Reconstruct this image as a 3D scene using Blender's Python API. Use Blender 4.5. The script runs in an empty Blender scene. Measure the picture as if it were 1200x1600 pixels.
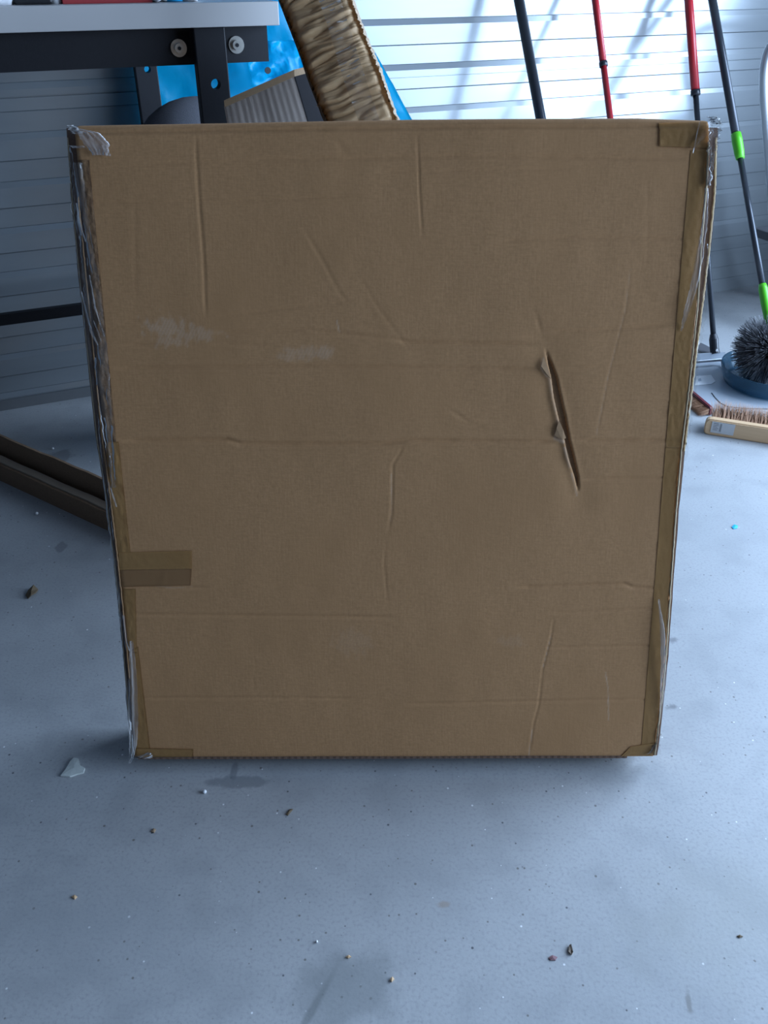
import bpy, bmesh, math, random
import numpy as np
from mathutils import Vector, Matrix, noise as mnoise

# ------------------------------------------------------------------ camera, light, exposure
S = bpy.context.scene
C = S.collection
F, H, TH = 1350.0, 0.95, math.radians(32.8)      # focal length in px of a 1200x1600 frame, eye height, pitch
cam = bpy.data.cameras.new('camera')
cam.sensor_fit = 'VERTICAL'; cam.sensor_height = 36.0; cam.lens = F * 36.0 / 1600.0
cam.clip_start = 0.05
camo = bpy.data.objects.new('camera', cam); C.objects.link(camo)
camo.location = (0, 0, H); camo.rotation_euler = (math.radians(90) - TH, 0, 0)
S.camera = camo
S.view_settings.view_transform = 'Standard'; S.view_settings.look = 'None'
S.view_settings.gamma = 1; S.view_settings.use_curve_mapping = False
S.view_settings.exposure = 0.0

ANG = math.radians(23.465)                        # the back wall runs away to the right
U = Vector((math.cos(ANG), math.sin(ANG), 0)); V = Vector((-math.sin(ANG), math.cos(ANG), 0))
VB = 2.16                                         # distance of the back wall
def R(u, v, z=0.0): return U * u + V * v + Vector((0, 0, z))   # room coordinates

world = bpy.data.worlds.new('world'); S.world = world; world.use_nodes = True
world.node_tree.nodes['Background'].inputs[0].default_value = (0.46, 0.68, 1.0, 1)
world.node_tree.nodes['Background'].inputs[1].default_value = 1.0

def area(name, loc, aim, sx, sy, power, col):
    l = bpy.data.lights.new(name, 'AREA'); l.shape = 'RECTANGLE'; l.size = sx; l.size_y = sy
    l.energy = power; l.color = col
    o = bpy.data.objects.new(name, l); C.objects.link(o); o.location = loc
    o.rotation_euler = (Vector(aim) - Vector(loc)).to_track_quat('-Z', 'Z').to_euler()
    return o
DOOR_U = 2.55
# daylight through the open garage door in the right-hand wall
DV0, DV1, DVM = -2.7, 1.6, .35                      # the opening; its far part looks at open sky, the near part at shadier ground
area('door_daylight_far', R(DOOR_U + .02, (DVM + DV1) / 2, 1.12), R(0, (DVM + DV1) / 2, 1.12), 2.1, DV1 - DVM - .02, 138, (0.53, 0.72, 1.0))
area('door_daylight_near', R(DOOR_U + .02, (DV0 + DVM) / 2, 1.12), R(0, (DV0 + DVM) / 2, 1.12), 2.1, DVM - DV0 - .02, 208, (0.53, 0.72, 1.0))

# ------------------------------------------------------------------ helpers
CAM = Vector((0, 0, H))
def ray(px, py):
    x = (px - 600) / F; y = -(py - 800) / F
    return Vector((x, math.cos(TH) + y * math.sin(TH), -math.sin(TH) + y * math.cos(TH)))
def hit(px, py, p, n):
    d = ray(px, py); t = (Vector(p) - CAM).dot(n) / d.dot(n); return CAM + d * t
def G(px, py, z=0.0): return hit(px, py, (0, 0, z), Vector((0, 0, 1)))
def W(px, py, v): return hit(px, py, V * v, V)
def Yp(px, py, y): return hit(px, py, (0, y, 0), Vector((0, 1, 0)))

def finish(me, smooth=False):
    if smooth:
        me.polygons.foreach_set('use_smooth', [True] * len(me.polygons))
    me.update()
def obj(name, bm, mat, parent=None, smooth=False, label=None):
    bmesh.ops.recalc_face_normals(bm, faces=bm.faces)
    me = bpy.data.meshes.new(name); bm.to_mesh(me); bm.free()
    for m in (mat if isinstance(mat, (list, tuple)) else [mat]): me.materials.append(m)
    finish(me, smooth)
    o = bpy.data.objects.new(name, me); C.objects.link(o)
    if parent: o.parent = parent
    if label: o['label'] = label
    return o
def thing(name, label, cat, loc=(0, 0, 0), group=None):
    o = bpy.data.objects.new(name, None); C.objects.link(o); o.location = loc
    o['label'] = label; o['category'] = cat
    if group: o['group'] = group
    o.empty_display_size = .05
    return o
def tag(o, label, cat, group=None):
    o['label'] = label; o['category'] = cat
    if group: o['group'] = group
    return o
def struct(name, bm, mat):
    o = obj(name, bm, mat); o['kind'] = 'structure'; return o
def local(o, parent):          # children are modelled in world space, hung on an unrotated empty
    o.parent = parent; o.matrix_parent_inverse = Matrix.Translation(-Vector(parent.location)); return o

def hexa(bm, pts, mi=0):       # 8 points: bottom ring 0-3, top ring 4-7
    v = [bm.verts.new(p) for p in pts]
    for f in ((3, 2, 1, 0), (4, 5, 6, 7), (0, 1, 5, 4), (1, 2, 6, 5), (2, 3, 7, 6), (3, 0, 4, 7)):
        bm.faces.new([v[i] for i in f]).material_index = mi
    return v
def rbox(bm, u0, u1, v0, v1, z0, z1, bev=0.0):
    vs = hexa(bm, [R(u0, v0, z0), R(u1, v0, z0), R(u1, v1, z0), R(u0, v1, z0),
                   R(u0, v0, z1), R(u1, v0, z1), R(u1, v1, z1), R(u0, v1, z1)])
    if bev:
        es = list({e for v in vs for e in v.link_edges})
        bmesh.ops.bevel(bm, geom=es, offset=bev, segments=2, affect='EDGES', profile=.6)
def tube(bm, pts, rad, seg=14, cap=True):
    pts = [Vector(p) for p in pts]
    if not isinstance(rad, (list, tuple)): rad = [rad] * len(pts)
    rings = []; prev = None
    for i, p in enumerate(pts):
        a = pts[max(0, i - 1)]; b = pts[min(len(pts) - 1, i + 1)]
        t = (b - a).normalized()
        ref = prev if prev is not None else (Vector((0, 0, 1)) if abs(t.z) < .9 else Vector((1, 0, 0)))
        x = (ref - t * ref.dot(t)).normalized(); prev = x; y = t.cross(x)
        rings.append([bm.verts.new(p + (x * math.cos(k * 2 * math.pi / seg) + y * math.sin(k * 2 * math.pi / seg)) * rad[i]) for k in range(seg)])
    for a, b in zip(rings, rings[1:]):
        for k in range(seg): bm.faces.new((a[k], a[(k + 1) % seg], b[(k + 1) % seg], b[k]))
    if cap:
        bm.faces.new(rings[0][::-1]); bm.faces.new(rings[-1])
def prism(bm, pts, up):        # closed outline extruded by vector
    up = Vector(up); a = [bm.verts.new(p) for p in pts]; b = [bm.verts.new(Vector(p) + up) for p in pts]
    n = len(pts); bm.faces.new(a[::-1]); bm.faces.new(b)
    for k in range(n): bm.faces.new((a[k], a[(k + 1) % n], b[(k + 1) % n], b[k]))
def fbm(x, y, z=0.0, o=4): return mnoise.fractal(Vector((x, y, z)), 1.0, 2.0, o)

# ------------------------------------------------------------------ materials
def new_mat(name):
    m = bpy.data.materials.new(name); m.use_nodes = True
    nt = m.node_tree; return m, nt, nt.nodes['Principled BSDF']
def mat(name, c1, c2=None, rough=.6, metal=0.0, scale=40, stretch=(1, 1, 1), bump=0.0, bscale=None, trans=0.0, spec=.5, emit=None):
    m, nt, b = new_mat(name); N = nt.nodes; L = nt.links
    b.inputs['Roughness'].default_value = rough; b.inputs['Metallic'].default_value = metal
    b.inputs['Specular IOR Level'].default_value = spec
    b.inputs['Transmission Weight'].default_value = trans
    tc = N.new('ShaderNodeTexCoord'); mp = N.new('ShaderNodeMapping'); mp.inputs['Scale'].default_value = stretch
    L.new(tc.outputs['Object'], mp.inputs[0])
    nz = N.new('ShaderNodeTexNoise'); nz.inputs['Scale'].default_value = scale; nz.inputs['Detail'].default_value = 5
    L.new(mp.outputs[0], nz.inputs[0])
    mx = N.new('ShaderNodeMix'); mx.data_type = 'RGBA'
    mx.inputs[6].default_value = (*c1, 1); mx.inputs[7].default_value = (*(c2 or [k * .8 for k in c1]), 1)
    L.new(nz.outputs[0], mx.inputs[0]); L.new(mx.outputs[2], b.inputs['Base Color'])
    if bump:
        n2 = N.new('ShaderNodeTexNoise'); n2.inputs['Scale'].default_value = bscale or scale; n2.inputs['Detail'].default_value = 4
        L.new(mp.outputs[0], n2.inputs[0])
        bp = N.new('ShaderNodeBump'); bp.inputs['Strength'].default_value = bump; bp.inputs['Distance'].default_value = .002
        L.new(n2.outputs[0], bp.inputs['Height']); L.new(bp.outputs[0], b.inputs['Normal'])
    return m

def cardboard_mat(name, c=(.405, .215, .096), attr=False, dark=.84, tone=1.0):
    m, nt, b = new_mat(name); N = nt.nodes; L = nt.links
    b.inputs['Roughness'].default_value = .78; b.inputs['Specular IOR Level'].default_value = .25
    tc = N.new('ShaderNodeTexCoord')
    def noise(sc, st, det=4):
        mp = N.new('ShaderNodeMapping'); mp.inputs['Scale'].default_value = st; L.new(tc.outputs['Object'], mp.inputs[0])
        n = N.new('ShaderNodeTexNoise'); n.inputs['Scale'].default_value = sc; n.inputs['Detail'].default_value = det
        L.new(mp.outputs[0], n.inputs[0]); return n.outputs[0]
    def mixc(f, a, bb):
        x = N.new('ShaderNodeMix'); x.data_type = 'RGBA'
        for s, v in ((0, f), (6, a), (7, bb)):
            if hasattr(v, 'is_linked'): L.new(v, x.inputs[s])
            else: x.inputs[s].default_value = v if s == 0 else (*v, 1)
        return x.outputs[2]
    def ramp(f, lo, hi):
        r = N.new('ShaderNodeMapRange'); r.inputs[1].default_value = lo; r.inputs[2].default_value = hi; L.new(f, r.inputs[0]); return r.outputs[0]
    c = [k * tone for k in c]
    base = mixc(ramp(noise(260, (1, 1, 1)), .35, .65), [k * 1.06 for k in c], [k * .92 for k in c])
    base = mixc(ramp(noise(70, (1, 1, 9), 3), .45, .8), base, [k * dark for k in c])
    base = mixc(ramp(noise(50, (12, 1, 1), 3), .5, .85), base, [c[0] * 1.08, c[1] * 1.1, c[2] * 1.15])
    base = mixc(ramp(noise(7, (1, 1, 1), 3), .45, .75), base, [c[0] * .93, c[1] * .92, c[2] * .9])
    if attr:
        a = N.new('ShaderNodeAttribute'); a.attribute_name = 'scuff'
        base = mixc(a.outputs['Fac'], base, (.62, .52, .42))
        a2 = N.new('ShaderNodeAttribute'); a2.attribute_name = 'tear'
        base = mixc(a2.outputs['Fac'], base, (.15, .075, .03))  # inside of the gash: its shade is put into a dark brown
    L.new(base, b.inputs['Base Color'])
    bp = N.new('ShaderNodeBump'); bp.inputs['Strength'].default_value = .12; bp.inputs['Distance'].default_value = .001
    ad = N.new('ShaderNodeMath'); ad.operation = 'ADD'
    L.new(noise(320, (1, 1, 1), 2), ad.inputs[0]); L.new(noise(60, (5, 1, .6), 2), ad.inputs[1])
    L.new(ad.outputs[0], bp.inputs['Height']); L.new(bp.outputs[0], b.inputs['Normal'])
    return m

def film_mat(name, clear=.72, col=(.8, .78, .76), rough=.12):
    m, nt, b = new_mat(name); N = nt.nodes; L = nt.links
    tr = N.new('ShaderNodeBsdfTransparent'); tr.inputs[0].default_value = (.97, .96, .94, 1)
    b.inputs['Base Color'].default_value = (*col, 1); b.inputs['Roughness'].default_value = rough
    b.inputs['Specular IOR Level'].default_value = .5
    fr = N.new('ShaderNodeFresnel'); fr.inputs[0].default_value = 1.5
    tc = N.new('ShaderNodeTexCoord'); nz = N.new('ShaderNodeTexNoise'); nz.inputs['Scale'].default_value = 90
    L.new(tc.outputs['Object'], nz.inputs[0])
    bp = N.new('ShaderNodeBump'); bp.inputs['Strength'].default_value = .12; bp.inputs['Distance'].default_value = .002
    L.new(nz.outputs[0], bp.inputs['Height']); L.new(bp.outputs[0], b.inputs['Normal'])
    ad = N.new('ShaderNodeMath'); ad.operation = 'ADD'; ad.use_clamp = True; ad.inputs[1].default_value = 1 - clear
    L.new(fr.outputs[0], ad.inputs[0])
    mx = N.new('ShaderNodeMixShader'); L.new(ad.outputs[0], mx.inputs[0]); L.new(tr.outputs[0], mx.inputs[1]); L.new(b.outputs[0], mx.inputs[2])
    L.new(mx.outputs[0], N['Material Output'].inputs[0])
    return m

M = {}
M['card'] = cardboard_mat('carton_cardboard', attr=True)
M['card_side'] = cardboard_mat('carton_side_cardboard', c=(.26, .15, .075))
M['card_cut'] = mat('cardboard_cut_edge', (.62, .50, .33), (.46, .34, .20), rough=.9, scale=300)
M['card_plum'] = mat('corrugated_edge_gap_shade', (.12, .07, .05), (.2, .12, .08), rough=.9, scale=400, stretch=(1, 1, 3))  # corrugated edge colour, also painted gap shade on the rear flap
M['tape'] = mat('brown_packing_tape', (.55, .31, .12), (.48, .26, .095), rough=.35, scale=30, bump=.25, bscale=120, spec=.4)
M['film'] = film_mat('clear_crumpled_film', clear=.97, col=(.5, .5, .5), rough=.2)
M['film_dense'] = film_mat('clear_bunched_film', clear=.8, rough=.25, col=(.75, .74, .74))
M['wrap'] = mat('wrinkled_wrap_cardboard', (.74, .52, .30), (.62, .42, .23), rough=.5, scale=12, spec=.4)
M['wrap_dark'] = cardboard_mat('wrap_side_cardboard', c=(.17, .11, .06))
M['wrap_pale'] = mat('pale_inner_board', (.62, .50, .38), (.5, .38, .26), rough=.85, scale=90)
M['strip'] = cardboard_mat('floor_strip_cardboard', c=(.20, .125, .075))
M['black'] = mat('black_powder_coat', (.007, .007, .009), (.011, .011, .014), rough=.5, scale=200, bump=.08, bscale=900, spec=.25)
M['tabletop'] = mat('grey_laminate', (.40, .385, .375), (.37, .355, .345), rough=.45, scale=10)
M['steel'] = mat('zinc_washer', (.65, .63, .58), (.5, .48, .44), rough=.3, metal=.85, scale=200)
M['red'] = mat('red_lacquered_tube', (.42, .02, .028), (.36, .015, .02), rough=.28, scale=40)
M['pole_black'] = mat('black_plastic_tube', (.016, .018, .024), (.022, .024, .03), rough=.3, scale=60)
M['pole_grey'] = mat('dark_grey_steel_tube', (.05, .055, .065), (.04, .045, .055), rough=.28, metal=.4, scale=60)
M['green'] = mat('bright_green_plastic', (.10, .52, .02), (.08, .45, .015), rough=.4, scale=60)
M['bristle_grey'] = mat('grey_bristle', (.04, .04, .046), (.26, .26, .28), rough=.45, scale=200)
M['bristle_brown'] = mat('brown_bristle', (.42, .22, .12), (.25, .12, .06), rough=.7, scale=300)
M['wood'] = mat('pale_beech_wood', (.60, .40, .23), (.52, .33, .18), rough=.5, scale=14, stretch=(1, 1, 14))
M['darkred'] = mat('dark_red_painted_wood', (.14, .012, .02), (.10, .01, .015), rough=.45, scale=30)
M['pan'] = mat('galvanised_pan_metal', (.50, .53, .57), (.45, .48, .52), rough=.3, metal=.35, scale=25)
M['paper'] = mat('white_paper_label', (.9, .9, .9), (.86, .86, .86), rough=.6, scale=60)
M['ink'] = mat('grey_label_ink', (.16, .16, .17), (.24, .24, .25), rough=.8, scale=300)
M['label_grey'] = mat('grey_paper_label', (.50, .50, .50), (.45, .45, .45), rough=.5, scale=60)
M['alu'] = mat('silver_tube_metal', (.52, .54, .56), (.46, .48, .5), rough=.35, metal=.7, scale=30)
M['cloth'] = mat('dark_grey_fabric', (.12, .12, .14), (.09, .09, .10), rough=.95, scale=200, bump=.4, bscale=700)
M['blackplastic'] = mat('black_case_plastic', (.012, .012, .014), rough=.4, scale=60)
M['bagwhite'] = film_mat('white_plastic_bag', clear=.15, col=(.8, .8, .82), rough=.25)
M['redbox'] = mat('red_printed_card', (.40, .03, .03), (.3, .02, .025), rough=.5, scale=60)
M['leaf'] = mat('dry_brown_leaf', (.10, .07, .04), (.16, .11, .06), rough=.8, scale=200)
M['chip'] = mat('pale_paint_flake', (.58, .60, .56), (.48, .50, .46), rough=.6, scale=120, bump=.3)
M['foam'] = mat('white_foam', (.85, .85, .85), rough=.6, scale=100)
M['bluebit'] = mat('bright_blue_plastic', (.02, .45, .85), rough=.4, scale=60)
M['pinkflake'] = mat('reddish_flake', (.22, .11, .12), rough=.7, scale=90)
M['plaster'] = mat('painted_wall', (.10, .115, .14), (.085, .10, .12), rough=.85, scale=8)
M['rubber'] = mat('grey_rubber', (.09, .09, .10), rough=.7, scale=60)

def blue_mat():
    m, nt, b = new_mat('blue_plastic_sheet'); N = nt.nodes; L = nt.links
    b.inputs['Roughness'].default_value = .28
    tc = N.new('ShaderNodeTexCoord'); nz = N.new('ShaderNodeTexNoise'); nz.inputs['Scale'].default_value = 9; nz.inputs['Detail'].default_value = 3
    L.new(tc.outputs['Object'], nz.inputs[0])
    mx = N.new('ShaderNodeMix'); mx.data_type = 'RGBA'
    mx.inputs[6].default_value = (.0, .50, .74, 1); mx.inputs[7].default_value = (.0, .42, .68, 1)
    L.new(nz.outputs[0], mx.inputs[0]); L.new(mx.outputs[2], b.inputs['Base Color'])
    tl = N.new('ShaderNodeBsdfTranslucent'); tl.inputs[0].default_value = (.0, .72, .95, 1)
    ms = N.new('ShaderNodeMixShader'); ms.inputs[0].default_value = .35
    L.new(b.outputs[0], ms.inputs[1]); L.new(tl.outputs[0], ms.inputs[2]); L.new(ms.outputs[0], N['Material Output'].inputs[0])
    return m
M['blue'] = blue_mat()
def bowl_mat():
    m, nt, b = new_mat('clear_blue_tinted_plastic'); N = nt.nodes; L = nt.links
    tr = N.new('ShaderNodeBsdfTransparent'); tr.inputs[0].default_value = (.45, .66, .78, 1)
    b.inputs['Base Color'].default_value = (.06, .14, .20, 1); b.inputs['Roughness'].default_value = .15
    ms = N.new('ShaderNodeMixShader'); ms.inputs[0].default_value = .5
    L.new(tr.outputs[0], ms.inputs[1]); L.new(b.outputs[0], ms.inputs[2]); L.new(ms.outputs[0], N['Material Output'].inputs[0])
    return m
M['bowl'] = bowl_mat()

def siding_mat():
    m, nt, b = new_mat('coated_metal_siding'); N = nt.nodes; L = nt.links
    b.inputs['Metallic'].default_value = .35; b.inputs['Specular IOR Level'].default_value = .7; b.inputs['Roughness'].default_value = .33
    tc = N.new('ShaderNodeTexCoord')
    mp = N.new('ShaderNodeMapping'); mp.inputs['Scale'].default_value = (1, 1, 6); mp.inputs['Rotation'].default_value = (0, 0, -ANG); L.new(tc.outputs['Object'], mp.inputs[0])
    nz = N.new('ShaderNodeTexNoise'); nz.inputs['Scale'].default_value = 5; nz.inputs['Detail'].default_value = 6; L.new(mp.outputs[0], nz.inputs[0])
    mx = N.new('ShaderNodeMix'); mx.data_type = 'RGBA'
    mx.inputs[6].default_value = (.28, .30, .31, 1); mx.inputs[7].default_value = (.23, .25, .265, 1)
    L.new(nz.outputs[0], mx.inputs[0]); L.new(mx.outputs[2], b.inputs['Base Color'])
    n2 = N.new('ShaderNodeTexNoise'); n2.inputs['Scale'].default_value = 2.2; n2.inputs['Detail'].default_value = 2; L.new(tc.outputs['Object'], n2.inputs[0])
    mr = N.new('ShaderNodeMapRange'); mr.inputs[3].default_value = .14; mr.inputs[4].default_value = .24; L.new(n2.outputs[0], mr.inputs[0])
    L.new(mr.outputs[0], b.inputs['Roughness'])
    bp = N.new('ShaderNodeBump'); bp.inputs['Strength'].default_value = .12; bp.inputs['Distance'].default_value = .01
    L.new(n2.outputs[0], bp.inputs['Height']); L.new(bp.outputs[0], b.inputs['Normal'])
    return m
M['siding'] = siding_mat()

def floor_mat():
    m, nt, b = new_mat('smooth_concrete'); N = nt.nodes; L = nt.links
    b.inputs['Roughness'].default_value = .52; b.inputs['Specular IOR Level'].default_value = .4
    tc = N.new('ShaderNodeTexCoord'); P = tc.outputs['Object']
    def noise(sc, det=4, off=0.0):
        mp = N.new('ShaderNodeMapping'); mp.inputs['Location'].default_value = (off, off, 0); L.new(P, mp.inputs[0])
        n = N.new('ShaderNodeTexNoise'); n.inputs['Scale'].default_value = sc; n.inputs['Detail'].default_value = det
        L.new(mp.outputs[0], n.inputs[0]); return n.outputs[0]
    def rng(f, a, bb, c=0.0, d=1.0):
        r = N.new('ShaderNodeMapRange'); r.inputs[1].default_value = a; r.inputs[2].default_value = bb
        r.inputs[3].default_value = c; r.inputs[4].default_value = d; L.new(f, r.inputs[0]); return r.outputs[0]
    def mth(op, a, bb=None):
        x = N.new('ShaderNodeMath'); x.operation = op
        for i, v in enumerate((a, bb)):
            if v is None: continue
            if hasattr(v, 'is_linked'): L.new(v, x.inputs[i])
            else: x.inputs[i].default_value = v
        return x.outputs[0]
    def mixc(f, a, c):
        x = N.new('ShaderNodeMix'); x.data_type = 'RGBA'
        if hasattr(f, 'is_linked'): L.new(f, x.inputs[0])
        else: x.inputs[0].default_value = f
        if hasattr(a, 'is_linked'): L.new(a, x.inputs[6])
        else: x.inputs[6].default_value = (*a, 1)
        x.inputs[7].default_value = (*c, 1); return x.outputs[2]
    base = mixc(rng(noise(2.2, 5), .35, .68), (.385, .385, .385), (.335, .34, .345))
    base = mixc(rng(noise(14, 5, 3.1), .48, .75), base, (.30, .305, .31))
    base = mixc(rng(noise(240, 3), .5, .85), base, (.27, .27, .28))
    def spots(scale, size, keep, col, base, off):
        mp = N.new('ShaderNodeMapping'); mp.inputs['Location'].default_value = (off, off * 1.7, 0); L.new(P, mp.inputs[0])
        v = N.new('ShaderNodeTexVoronoi'); v.inputs['Scale'].default_value = scale; L.new(mp.outputs[0], v.inputs['Vector'])
        sp = N.new('ShaderNodeSeparateColor'); L.new(v.outputs['Color'], sp.inputs[0])
        d = mth('ADD', v.outputs['Distance'], mth('MULTIPLY', sp.outputs[1], size * .6))
        k = mth('MULTIPLY', rng(d, size, size * .6), mth('LESS_THAN', sp.outputs[0], keep))
        return mixc(k, base, col)
    base = spots(60, .12, .35, (.10, .10, .11), base, .3)
    base = spots(34, .07, .28, (.06, .06, .065), base, 2.3)
    base = spots(95, .20, .25, (.17, .16, .15), base, 6.3)
    base = spots(70, .13, .22, (.72, .72, .72), base, 4.7)
    def stain(c, rx, ry, rot, soft, col, amt, base, wob=.35, ns=25):
        mp = N.new('ShaderNodeMapping'); mp.vector_type = 'TEXTURE'
        mp.inputs['Location'].default_value = (c.x, c.y, 0); mp.inputs['Rotation'].default_value = (0, 0, rot); mp.inputs['Scale'].default_value = (rx, ry, 1)
        L.new(P, mp.inputs[0]); ln = N.new('ShaderNodeVectorMath'); ln.operation = 'LENGTH'; L.new(mp.outputs[0], ln.inputs[0])
        d = mth('ADD', ln.outputs['Value'], mth('MULTIPLY', mth('SUBTRACT', noise(ns, 4, rx * 50), .5), wob * 4))
        return mixc(mth('MULTIPLY', rng(d, 1.0, 1.0 - soft), amt), base, col)
    base = stain(G(545, 1545), .07, .055, .5, .5, (.20, .21, .21), .55, base)
    base = stain(G(490, 1575), .055, .006, 1.1, .6, (.16, .17, .17), .6, base, .2)
    base = stain(G(372, 1222), .045, .012, 0, .3, (.19, .20, .21), .7, base, .3, 60)
    base = stain(G(366, 1205), .006, .02, 0, .4, (.19, .20, .21), .7, base, .3, 60)
    base = stain(G(96, 712), .03, .03, .4, .3, (.14, .14, .14), .6, base, .35, 40)
    base = stain(G(1052, 1000), .014, .008, .1, .6, (.15, .15, .16), .7, base, .4, 90)
    base = stain(G(1050, 1105), .012, .006, .1, .6, (.15, .15, .16), .7, base, .4, 90)
    base = stain(G(1076, 1565), .004, .016, -.2, .6, (.17, .16, .15), .7, base, .4, 90)
    base = stain(G(693, 1413), .012, .005, .1, .7, (.30, .25, .21), .7, base, .4, 90)
    base = stain(G(1150, 1420), .2, .1, .3, .8, (.33, .33, .31), .5, base)
    base = stain(G(95, 855), .012, .02, .2, .3, (.16, .16, .17), .6, base, .35, 60)
    base = stain(G(100, 1440), .2, .1, .1, .9, (.29, .30, .31), .5, base)
    L.new(base, b.inputs['Base Color'])
    L.new(rng(noise(9, 4), .3, .7, .42, .62), b.inputs['Roughness'])
    bp = N.new('ShaderNodeBump'); bp.inputs['Strength'].default_value = .15; bp.inputs['Distance'].default_value = .001
    L.new(noise(220, 3), bp.inputs['Height']); L.new(bp.outputs[0], b.inputs['Normal'])
    return m
M['floor'] = floor_mat()

# ------------------------------------------------------------------ the garage shell
UL, VF, CE = -2.4, -4.6, 2.6
bm = bmesh.new(); rbox(bm, UL, DOOR_U + 2.5, VF, VB + .1, -.1, 0); struct('floor', bm, M['floor'])
bm = bmesh.new(); rbox(bm, UL, DOOR_U, VF, VB + .1, CE, CE + .1); struct('ceiling', bm, M['plaster'])
bm = bmesh.new(); rbox(bm, UL - .1, UL, VF, VB + .1, 0, CE); struct('wall_left', bm, M['plaster'])
bm = bmesh.new(); rbox(bm, UL - .1, DOOR_U, VF - .1, VF, 0, CE); struct('wall_front', bm, M['plaster'])
bm = bmesh.new()                                   # right wall with the garage door opening
rbox(bm, DOOR_U, DOOR_U + .12, DV1, VB + .1, 0, CE)
rbox(bm, DOOR_U, DOOR_U + .12, VF, DV0, 0, CE)
rbox(bm, DOOR_U, DOOR_U + .12, DV0, DV1, 2.2, CE)
struct('wall_right', bm, M['plaster'])
# ribbed metal back wall: the profile alternates outward and inward bands
prof = [(0.0, 0.0), (.012, 0.0)]
z = .035; PZ = .0975
while z < CE:
    prof += [(z - .006, 0.0), (z + .006, .0042), (z + .0066, .0056), (z + .0078, .0042)]           # gentle ledge facing up
    prof += [(z + .0475, .0042), (z + .0490, .0055), (z + .0505, 0.0)]   # thin groove facing down
    if abs(z - .62) < .03 or abs(z - 1.693) < .03:
        prof += [(z + .075, 0), (z + .0755, .004), (z + .0775, .004), (z + .078, 0)]   # panel joint
    z += PZ
prof.append((CE, 0.0))
bm = bmesh.new()
a = [bm.verts.new(R(UL, VB + d, zz)) for zz, d in prof]; b2 = [bm.verts.new(R(DOOR_U, VB + d, zz)) for zz, d in prof]
for i in range(len(prof) - 1): bm.faces.new((a[i], b2[i], b2[i + 1], a[i + 1]))
c = [bm.verts.new(R(UL, VB + .08, 0)), bm.verts.new(R(DOOR_U, VB + .08, 0)), bm.verts.new(R(DOOR_U, VB + .08, CE)), bm.verts.new(R(UL, VB + .08, CE))]
bm.faces.new((c[1], c[0], c[3], c[2]))
struct('wall_back', bm, M['siding'])
bm = bmesh.new(); rbox(bm, UL, 1.05, VB - .006, VB, 0, .026); struct('trim_1', bm, mat('grey_base_channel', (.14, .145, .15), rough=.5, scale=20))

# ------------------------------------------------------------------ the big flat carton leaning back
TILT = math.radians(16.9); DEPTH = .085; LIFT = DEPTH * math.sin(TILT)
b0 = G(209, 1185, LIFT); b1 = G(1022, 1183, LIFT)
base_mid = (b0 + b1) / 2
AX = (b1 - b0).normalized(); AZ = Vector((0, 0, 1)); nrm = AX.cross(AZ).normalized()      # towards the viewer
if nrm.y > 0: nrm = -nrm
AUP = (AZ * math.cos(TILT) - nrm * math.sin(TILT)).normalized()
AN = AX.cross(AUP).normalized()                     # face normal, towards viewer
if AN.dot(nrm) < 0: AN = -AN
def ST(px, py, off=0.0):                            # pixel -> face coordinates
    p = hit(px, py, base_mid + AN * off, AN) - base_mid
    return p.dot(AX), p.dot(AUP)
carton = thing('cardboard_carton', 'large flat brown cardboard carton leaning upright in the middle of the concrete floor', 'box', base_mid)
rot = Matrix((AX, -AN, AUP)).transposed().to_euler()
carton.rotation_euler = rot                          # local x = across, -y = towards viewer, z = up the face
def interp_edge(pxs):
    st = sorted([ST(*p)[::-1] for p in pxs]); t = np.array([q[0] for q in st]); s = np.array([q[1] for q in st])
    return lambda tt: np.interp(tt, t, s)
RIGHT = [(1109, 190), (1104, 300), (1096, 380), (1090, 480), (1082, 545), (1075, 620), (1065, 700), (1056, 800), (1049, 900), (1041, 1020), (1034, 1090), (1022, 1183)]
LEFT = [(114, 195), (124, 300), (137, 420), (149, 560), (160, 660), (166, 735), (178, 850), (190, 930), (199, 1050), (209, 1185)]
eL = interp_edge(LEFT); eR = interp_edge(RIGHT)
TOPPX = [(110, 194), (330, 190), (650, 184), (1000, 182), (1112, 186)]
tp = sorted(ST(*p) for p in TOPPX)
def topT(s): return np.interp(s, [q[0] for q in tp], [q[1] for q in tp])
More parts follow.
